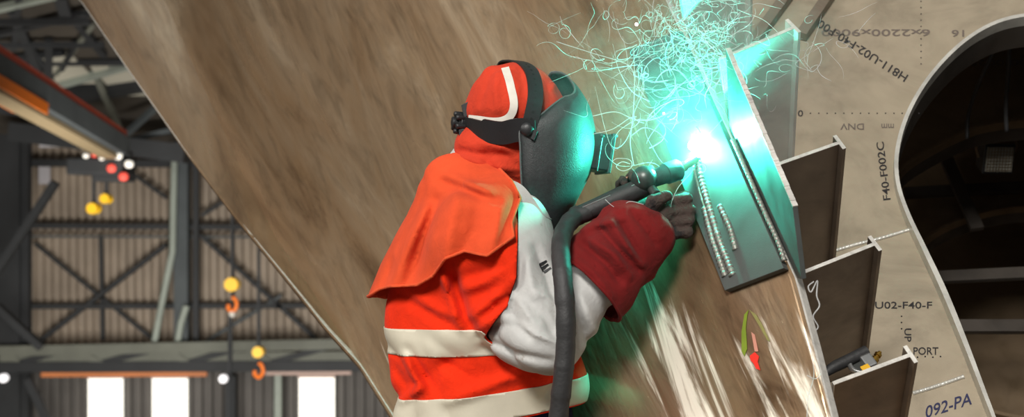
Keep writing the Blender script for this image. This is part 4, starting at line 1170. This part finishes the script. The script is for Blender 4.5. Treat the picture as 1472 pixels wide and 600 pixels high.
# roof sheets that let a little light through
for (x0, x1, y0, y1, d) in ((62, 122, 36, 52, 33), (52, 72, 68, 80, 34), (150, 205, 60, 70, 34)):
    k += 1; a = P((x0 + x1) / 2, (y0 + y1) / 2, d)
    b = MB(); b.box((a.x, d, roof_z(d) - .08), ((x1 - x0) / 2 / FPX * d, 0, 0), (0, 1.1, -.242), (0, 0, .03)); tag(b.build('window_%d' % k, M['skylight']), kind='structure')
D1, D2, D3 = YB - .35, YB - .6, YB - 1.2
SB = [  # wall framing: a, b, width, depth, material, name
    ((40, 325, D1), (366, 327, D1), .18, .16, 'steel_dark', 'wall_girt'), ((40, 441, D1), (446, 440, D1), .18, .15, 'steel_dark', 'wall_girt'),
    ((0, 234, D1), (280, 236, D1), .2, .22, 'steel_dark', 'wall_girt'),
    ((30, 340, D1), (366, 341, D1), .08, .07, 'steel_blue', 'wall_girt'),
    ((262, 205, D2), (262, 530, D2), .40, .40, 'steel_blue', 'wall_column'), ((282, 205, D2), (282, 530, D2), .16, .2, 'steel_dark', 'wall_column'),
    ((12, 150, D2), (12, 790, D2), .85, .6, 'steel_dark', 'wall_column'), ((38, 170, D2), (38, 790, D2), .22, .3, 'steel_dark', 'wall_column'),
    ((145, 340, D1), (148, 490, D1), .12, .1, 'steel_dark', 'wall_column'), ((400, 518, D2), (399, 790, D2), .18, .2, 'pipe', 'wall_column'),
    ((332, 540, D2), (332, 790, D2), .3, .3, 'steel_dark', 'wall_column'),
    ((45, 500, D1), (240, 352, D1), .22, .12, 'steel_dark', 'wall_brace'), ((50, 350, D1), (225, 492, D1), .12, .1, 'steel_dark', 'wall_brace'),
    ((288, 338, D1), (455, 488, D1), .18, .12, 'steel_dark', 'wall_brace'), ((295, 492, D1), (405, 425, D1), .13, .1, 'steel_blue', 'wall_brace'),
    ((170, 235, D1), (240, 285, D1), .16, .1, 'steel_dark', 'wall_brace'), ((290, 310, D1), (330, 285, D1), .15, .1, 'steel_dark', 'wall_brace'),
    ((0, 505, D3), (520, 494, D3), .24, .3, 'steel_green', 'truss_chord'), ((0, 528, D3), (540, 526, D3), .26, .3, 'steel_dark', 'truss_chord'),
    ((0, 516, D3), (520, 514, D3), .1, .34, 'steel_green', 'truss_chord'),
    ((0, 500, D3), (30, 522, D3), .2, .18, 'steel_green', 'truss_web'), ((30, 522, D3), (108, 498, D3), .2, .18, 'steel_dark', 'truss_web'), ((108, 502, D3), (148, 524, D3), .22, .2, 'steel_green', 'truss_web'),
    ((148, 522, D3), (238, 498, D3), .2, .18, 'steel_dark', 'truss_web'), ((238, 500, D3), (270, 522, D3), .22, .2, 'steel_green', 'truss_web'), ((270, 522, D3), (350, 498, D3), .2, .18, 'steel_dark', 'truss_web'),
    ((350, 498, D3), (390, 522, D3), .2, .18, 'steel_green', 'truss_web'), ((390, 522, D3), (480, 496, D3), .2, .18, 'steel_dark', 'truss_web'),
    ((60, 538, D3), (298, 537, D3), .16, .17, 'orange_rail', 'door_rail'), ((382, 536, D3), (505, 535, D3), .16, .14, 'pink_rail', 'door_rail'),
    # roof trusses
    ((-10, 51, 31), (124, 19, 29), .22, .13, 'steel_dark', 'roof_truss'), ((-10, 14, 30), (75, -6, 28), .25, .14, 'pipe', 'roof_truss'),
    ((90, 121, 34), (186, 94, 33), .22, .18, 'pipe', 'roof_truss'), ((95, 140, 35), (215, 118, 34), .5, .4, 'steel_dark', 'roof_truss'),
    ((80, 107, 34), (132, 36, 33), .12, .1, 'steel_green', 'roof_truss'), ((18, 16, 31), (56, 104, 33), .2, .13, 'steel_dark', 'roof_truss'),
    ((70, 58, 33), (70, 108, 33), .18, .12, 'steel_dark', 'roof_truss'), ((86, -5, 29), (94, 20, 29), .25, .15, 'steel_dark', 'roof_truss'), ((0, 86, 34), (92, 76, 34), .16, .14, 'steel_dark', 'roof_truss'),
    ((-60, 33, 27), (130, 31, 27), .14, .14, 'steel_dark', 'roof_purlin'), ((-60, 66, 31), (150, 64, 31), .14, .14, 'steel_dark', 'roof_purlin'), ((-60, 92, 34), (180, 90, 34), .14, .14, 'steel_dark', 'roof_purlin'),
    ((28, -10, 28), (20, 70, 32), .14, .14, 'steel_dark', 'roof_truss'), ((110, 60, 33), (88, 100, 34), .12, .12, 'steel_dark', 'roof_truss'), ((40, 60, 32), (75, 110, 34), .14, .12, 'steel_dark', 'roof_truss'), ((100, 20, 30), (150, 80, 33), .16, .14, 'steel_dark', 'roof_truss'),
    ((140, 112, 35), (180, 205, 36), .16, .14, 'steel_green', 'roof_truss'), ((182, 192, 36), (240, 140, 36), .16, .14, 'steel_blue', 'roof_truss'), ((170, 205, 37), (262, 184, 37), .2, .14, 'steel_blue', 'roof_truss'),
    ((20, 190, 37), (270, 222, 37), .9, .5, 'steel_dark', 'roof_truss'), ((0, 150, 36), (120, 165, 36), .6, .5, 'steel_dark', 'roof_truss'),
    ((-10, 400, 37), (80, 262, 37), .3, .2, 'steel_dark', 'wall_brace'), ((-5, 440, 37), (60, 500, 37), .3, .2, 'steel_dark', 'wall_brace'), ((40, 545, 38), (70, 610, 38), .25, .2, 'steel_dark', 'wall_brace'),
]
def droof(py): return (P(0, 205, YB).z - CZ + .22 * YB) / (.22 + (300 - py) / FPX) - .35
for a, q, w, h, mt, nm in SB:
    if nm.startswith('roof') and h < .35: a = (a[0], a[1], min(a[2], droof(a[1]))); q = (q[0], q[1], min(q[2], droof(q[1])))
    bar_between(a, q, w, h, M[mt], nm)
# wall downpipes
for pts, lab in (([(251, 212), (249, 300), (248, 362), (238, 410), (228, 460), (222, 492)], 'pale crooked downpipe on the back wall beside the column'), ([(268, 440), (260, 465), (254, 500)], 'short pale pipe low on the back wall beside the column')):
    b = MB(); b.tube([P(x, y, D2 - .35) for x, y in pts], .10, 10); tag(b.build('downpipe', M['pipe'], None, True), lab, 'pipe')
# crane girder and its hoist trolley
g0, g1 = P(-90, 54, 20), P(172, 212, 33)
gt = (g1 - g0).normalized(); gs = gt.cross(Vector((0, 0, 1))).normalized(); gu = gs.cross(gt)
gir = empty('crane_girder', g0, 'long sloping crane girder with red top rail and amber stripe under the roof', 'crane')
b = MB(); b.beam(g0, g1, .5, .46, up=gu); b.build('box_girder', M['steel_blue'], gir, bevel=.02)
b = MB(); b.beam(g0 + gu * .32 , g1 + gu * .32, .34, .15, up=gu); o = b.build('top_rail', M['red_rail'], gir); o['label'] = 'red top rail'
b = MB(); b.beam(g0 - gu * .30 - gs * .1, g1 - gu * .30 - gs * .1, .4, .10, up=gu); b.build('lower_flange', plain('beige_paint', srgb(150, 132, 100), rough=.7), gir)
b = MB(); b.beam(g0 - gu * .26 + gs * .27, g0.lerp(g1, .40) - gu * .26 + gs * .27, .04, .2, up=gu); b.beam(g0 - gu * .26 - gs * .32, g0.lerp(g1, .40) - gu * .26 - gs * .32, .04, .16, up=gu); o = b.build('amber_stripe', M['amber'], gir); o['label'] = 'amber stripe'
tc = P(146, 240, 33); s = 33 / FPX
tr = empty('hoist_trolley', tc, 'dark hoist trolley with red and white lamps at the end of the crane girder', 'hoist')
b = MB(); b.box(tc, (40 * s, 0, 0), (0, .6, 0), (0, 0, 12 * s)); b.box(tc + Vector((18 * s, 0, -14 * s)), (24 * s, 0, 0), (0, .5, 0), (0, 0, 8 * s)); b.box(tc + Vector((20 * s, 0, 16 * s)), (18 * s, 0, 0), (0, .5, 0), (0, 0, 8 * s)); b.build('body', M['steel_dark'], tr, bevel=.05)
b = MB(); b.beam(tc + Vector((10 * s, 0, 18 * s)), tc + Vector((14 * s, 0, 34 * s)), .3, .3, up=(0, 1, 0)); b.build('hanger', M['steel_dark'], tr)
lampw = plain('white_lamp', (.9, .87, .78), emit=.6, scale=1); lampr = plain('red_lamp', (.9, .10, .07), emit=.5, scale=1)
for x, y, r, mt, nm in ((168, 224, 5.5, lampw, 'white_lamp'), (184, 236, 5.5, lampw, 'white_lamp'), (145, 227, 3.5, lampw, 'white_lamp'), (122, 224, 3.5, lampw, 'white_lamp'), (159, 242, 6, lampr, 'red_lamp'), (176, 254, 6, lampr, 'red_lamp'), (134, 223, 3, lampr, 'red_lamp')):
    q = P(x, y, 32.3); b = MB(); b.lathe(q + Vector((0, .15, 0)), (0, -1, 0), [(0, r * s), (.12, r * s), (.16, r * s * .6), (.17, .01)], 14); b.build(nm, mt, tr, True)
# hanging hooks
def hook_set(px, py, hy, d, r, label, lamp_dot=False, top=200):
    s = d / FPX; root = empty('crane_hook', P(px, hy, d), label, 'hook', 'hooks hanging in the hangar')
    c = P(px, py, d)
    b = MB(); b.lathe(c + Vector((0, .18, 0)), (0, -1, 0), [(0, r * s), (.1, r * s), (.14, r * s * .8), (.22, r * s * .8), (.26, r * s), (.36, r * s)], 18); b.build('pulley_block', M['yel'], root, True)
    b = MB(); b.tube([c, P(px, top, d)], .05, 6); b.build('hanging_rope', M['steel_dark'], root, True)
    if hy > py:
        b = MB(); b.tube([P(px, py + r, d), P(px, hy - 10, d)], .05, 6); b.build('link', M['steel_dark'], root, True)
        h = P(px, hy, d)
        b = MB(); b.tube(spline([h + Vector((0, 0, 11 * s)), h + Vector((5 * s, 0, 6 * s)), h + Vector((6 * s, 0, -3 * s)), h + Vector((0, 0, -10 * s)), h + Vector((-6 * s, 0, -5 * s)), h + Vector((-5 * s, 0, 0))], 6), 2.9 * s, 8); b.build('hook', M['amber'], root, True)
    if lamp_dot:
        b = MB(); q = P(px, hy + 14, d); b.lathe(q + Vector((0, .1, 0)), (0, -1, 0), [(0, 4.2 * s), (.15, 4.2 * s), (.2, .02)], 12); b.build('end_weight', M['white_strap'], root, True)
hook_set(334, 409, 438, 36, 10, 'yellow pulley block and orange hook against the back wall, level with the upper reflective band', True)
hook_set(372, 506, 533, 36, 8, 'yellow pulley block and orange hook just above the bright door strip')
hook_set(153, 286, 280, 33, 7, 'small amber pulley block close under the hoist trolley', top=258)
hook_set(135, 300, 290, 33, 8, 'small yellow pulley block hanging lowest under the hoist trolley', top=258)
b = MB(); s = 36 / FPX; b.tube([P(331, 452, 36.4), P(330, 790, 36.4)], .07, 6); tag(b.build('hanging_chain', M['steel_dark'], None, True), 'dark chain hanging down below the orange hook', 'chain')
b = MB(); q = P(321, 545, 36); b.lathe(q + Vector((0, .1, 0)), (0, -1, 0), [(0, .11), (.1, .12), (.2, .10), (.24, .02)], 14)
tag(b.build('wall_lamp', plain('wall_lamp', (.9, .88, .9), emit=.9, scale=1), None, True), 'small round white lamp under the door rail', 'lamp')
b = MB(); q = P(5, 544, 36); b.lathe(q + Vector((0, .1, 0)), (0, -1, 0), [(0, .11), (.1, .12), (.2, .10), (.24, .02)], 14)
tag(b.build('wall_lamp', bpy.data.materials['wall_lamp'], None, True), 'small round white lamp at the foot of the dark column', 'lamp')
# scaffold deck under the welder
b = MB()
for q in range(7): b.box((0, 2.2 + .235 * q, -.025), (1.6, 0, 0), (0, .112, 0), (0, 0, .025))
tag(b.build('floor_deck', plain('planks', srgb(150, 120, 85), rough=.8, scale=8), bevel=.004), kind='structure')
for q, (x, y) in enumerate([(-1.55, 2.15), (1.55, 2.15), (-1.55, 3.65), (1.55, 3.65)]):
    b = MB(); b.tube([(x, y, FZ), (x, y, -.05)], .024, 10); tag(b.build('floor_deck_post', M['silver'], None, True), kind='structure')
# ------------------------------------------------------------------ arc, sparks, smoke
ARC = PH(1007, 216, .030)
arc = bpy.data.meshes.new('welding_arc'); bm = bmesh.new(); bmesh.ops.create_icosphere(bm, subdivisions=3, radius=.0085)
bm.to_mesh(arc); bm.free(); arc.polygons.foreach_set('use_smooth', [True] * len(arc.polygons))
m, nt, bs = new_mat('arc_plasma'); nt.nodes.remove(bs); em = N(nt, 'ShaderNodeEmission', Strength=60.0); em.inputs[0].default_value = (.75, 1, .95, 1); nt.links.new(em.outputs[0], nt.nodes['Material Output'].inputs[0]); arc.materials.append(m)
o = link(bpy.data.objects.new('welding_arc', arc)); o.location = PH(1005, 214, .022); o.scale = (1, 1, 1.2)
tag(o, 'blinding white arc at the torch tip on the plate', 'arc')
l = bpy.data.lights.new('arc_light', 'POINT'); l.color = (.06, 1.0, .70); l.energy = ARC_W; l.shadow_soft_size = .012
lo = link(bpy.data.objects.new('arc_light', l)); lo.location = PH(1012, 213, .035)
def spark(px, py, d, r, lab):
    me = bpy.data.meshes.new('spark'); bm = bmesh.new(); bmesh.ops.create_icosphere(bm, subdivisions=2, radius=r); bm.to_mesh(me); bm.free()
    mt = bpy.data.materials.get('spark_glow')
    if not mt:
        mt, nt, bs = new_mat('spark_glow'); nt.nodes.remove(bs); em = N(nt, 'ShaderNodeEmission', Strength=14.0); em.inputs[0].default_value = (1, .88, .95, 1); nt.links.new(em.outputs[0], nt.nodes['Material Output'].inputs[0])
    me.materials.append(mt); s = link(bpy.data.objects.new('spark', me)); s.location = P(px, py, d)
    return tag(s, lab, 'spark', 'sparks')
spark(915, 35, 2.90, .0034, 'white pinkish glowing spark high in the smoke')
spark(954, 163, 2.90, .0022, 'small glowing spark left of the arc')
# wisps of smoke: fine curling filaments
def wisp(b, start, dirv, length, r, curl, seed):
    rg = np.random.default_rng(seed); p = np.array(start, float); d = np.array(dirv, float); d /= np.linalg.norm(d)
    ax = rg.normal(size=3); ax[1] += .8 * np.sign(rg.normal()); ax /= np.linalg.norm(ax); w = rg.normal() * curl
    st = .0035; n = max(8, int(length / st)); path = []; rs = []
    for i in range(n):
        w += rg.normal() * curl * .16; w *= .985
        ax = ax + rg.normal(size=3) * .12; ax /= np.linalg.norm(ax)
        d = d + np.cross(ax, d) * w * st * 1.0 + np.array([0, 0, .002]); d /= np.linalg.norm(d)
        p = p + d * st; path.append(Vector(p)); rs.append(r * (.35 + .65 * math.sin(math.pi * (i + .5) / n)) * (.7 + .6 * rg.random()))
    b.tube(path, rs, 4, False)
b = MB(); rg = np.random.default_rng(11)
def sm(n, cx, cy, sx, sy, d0, d1, L0, L1, r, curl, dirf=None):
    for _ in range(n):
        for _try in range(6):
            px, py = rg.normal(cx, sx), rg.normal(cy, sy)
            if py < 235: break
        d = min(rg.uniform(d0, d1), 1 / hull_inv(px, py) - .03) if px < interp(RIGHT, py) + 5 else rg.uniform(d0, d1)
        dv = rg.normal(size=3) * [1, .5, 1] if dirf is None else np.array(dirf) + rg.normal(size=3) * .35
        wisp(b, P(px, py, d), dv, rg.uniform(L0, L1), r * rg.uniform(.55, 1.3), curl * rg.uniform(.4, 1.4), int(rg.integers(1e9)))
sm(130, 985, 105, 42, 50, 2.80, 2.95, .05, .16, .0008, 70)
sm(100, 1010, 40, 42, 30, 2.78, 2.98, .04, .14, .0008, 80)
sm(36, 912, 110, 34, 60, 2.84, 2.98, .08, .25, .0006, 45)
sm(12, 835, 50, 45, 35, 2.88, 3.0, .06, .2, .0006, 50)
sm(16, 1165, 60, 35, 35, 2.85, 2.95, .05, .16, .0006, 60)
sm(70, 985, 60, 45, 40, 2.80, 2.95, .04, .14, .0005, 95)
sm(14, 1100, 110, 30, 30, 2.82, 2.9, .05, .16, .0006, 60)
def strand(pts, r, d): b.tube(spline([P(x, y, d) for x, y in pts], 8), r, 4, False)
strand([(852, 167), (885, 161), (912, 172), (938, 172), (968, 160)], .0012, 2.90)
strand([(852, 193), (880, 186), (905, 170), (915, 168)], .0010, 2.89)
strand([(911, 70), (912, 120), (910, 165), (906, 205), (911, 238)], .0011, 2.89)
strand([(800, 60), (850, 76), (900, 92), (915, 110), (940, 118), (960, 116)], .0010, 2.9)
strand([(880, 232), (888, 228), (905, 230), (908, 240), (896, 246), (886, 240), (894, 233), (906, 236)], .0010, 2.88)
strand([(960, 205), (945, 190), (925, 184), (908, 195)], .0011, 2.9)
strand([(1170, 405), (1162, 412), (1166, 420), (1175, 404), (1174, 425), (1178, 440), (1169, 455), (1176, 470), (1170, 480), (1175, 500), (1172, 515)], .0016, 2.62)
strand([(1160, 540), (1172, 545), (1180, 538)], .0010, 2.5); strand([(1166, 505), (1170, 540), (1162, 570), (1160, 600)], .0010, 2.5)
strand([(870, 287), (880, 296), (890, 300), (905, 290), (925, 294)], .0009, 2.84)
m, nt, bs = new_mat('smoke_wisp')
bs.inputs['Base Color'].default_value = (.7, .71, .71, 1); bs.inputs['Roughness'].default_value = 1; bs.inputs['Specular IOR Level'].default_value = 0
bs.inputs['Alpha'].default_value = .42
wo = b.build('smoke_wisps', m, None, True, autosm=180)
tag(wo, 'fine curling white smoke wisps rising round the arc', 'smoke', kind='stuff')
# the haze itself
hc = P(1000, 95, 2.86)
hz = bpy.data.meshes.new('smoke_haze'); bm = bmesh.new(); bmesh.ops.create_icosphere(bm, subdivisions=3, radius=1.0); bm.to_mesh(hz); bm.free()
m, nt, bs = new_mat('smoke_haze'); nt.nodes.remove(bs)
tc = N(nt, 'ShaderNodeTexCoord'); nzt = N(nt, 'ShaderNodeTexNoise', Scale=3.6, Detail=8.0, Roughness=.68, Distortion=2.4); nt.links.new(tc.outputs['Object'], nzt.inputs['Vector'])
r = ramp(nt, nzt.outputs['Fac'], [(.45, (0, 0, 0)), (.62, (1, 1, 1))])
ln = N(nt, 'ShaderNodeVectorMath', operation='LENGTH'); nt.links.new(tc.outputs['Object'], ln.inputs[0])
fo = N(nt, 'ShaderNodeMapRange', interpolation_type='SMOOTHSTEP'); fo.inputs['From Min'].default_value = .25; fo.inputs['From Max'].default_value = 1.0; fo.inputs['To Min'].default_value = 1; fo.inputs['To Max'].default_value = 0
nt.links.new(ln.outputs['Value'], fo.inputs['Value'])
mu = N(nt, 'ShaderNodeMath', operation='MULTIPLY'); nt.links.new(r.outputs[0], mu.inputs[0]); nt.links.new(fo.outputs[0], mu.inputs[1])
mu2 = N(nt, 'ShaderNodeMath', operation='MULTIPLY'); nt.links.new(mu.outputs[0], mu2.inputs[0]); mu2.inputs[1].default_value = HAZE
vs_ = N(nt, 'ShaderNodeVolumeScatter', Anisotropy=.1); vs_.inputs['Color'].default_value = (.95, .97, .97, 1); nt.links.new(mu2.outputs[0], vs_.inputs['Density'])
nt.links.new(vs_.outputs[0], nt.nodes['Material Output'].inputs['Volume']); hz.materials.append(m)
ho = link(bpy.data.objects.new('smoke_haze', hz)); ho.location = hc; ho.scale = (.44, .15, .30)
tag(ho, 'thin cloud of teal lit welding smoke round the arc', 'smoke', kind='stuff')

# ------------------------------------------------------------------ ambient light and added area lamps
def area(name, loc, aim, size, watt, col=(1, .96, .9)):
    l = bpy.data.lights.new(name, 'AREA'); l.shape = 'RECTANGLE'; l.size, l.size_y = size; l.energy = watt; l.color = col
    o = link(bpy.data.objects.new(name, l)); o.location = loc
    o.rotation_euler = (Vector(aim) - Vector(loc)).to_track_quat('-Z', 'Y').to_euler(); return o
for a in ADDED_LAMPS: area(*a)
w = bpy.data.worlds.new('hangar_air'); SC.world = w; w.use_nodes = True
bg = w.node_tree.nodes['Background']; bg.inputs[0].default_value = (*WORLD[0], 1); bg.inputs[1].default_value = WORLD[1]

cam = bpy.data.cameras.new('camera'); co = link(bpy.data.objects.new('camera', cam)); SC.camera = co
co.location = (0, 0, CZ); co.rotation_euler = (math.pi / 2, 0, 0)
cam.sensor_width = 36; cam.sensor_fit = 'HORIZONTAL'; cam.lens = FPX / 1472 * 36; cam.clip_end = 300
cam.dof.use_dof = True; cam.dof.focus_distance = 2.9; cam.dof.aperture_fstop = 4.2
vsn = SC.view_settings; vsn.view_transform = 'Standard'; vsn.look = 'None'; vsn.exposure = EXPO; vsn.gamma = 1; vsn.use_curve_mapping = False
SC.cycles.use_denoising = True; SC.cycles.volume_step_rate = 1.0; SC.cycles.max_bounces = 8; SC.cycles.sample_clamp_indirect = 4.0
SC.cycles.transparent_max_bounces = 16
bpy.context.view_layer.update()
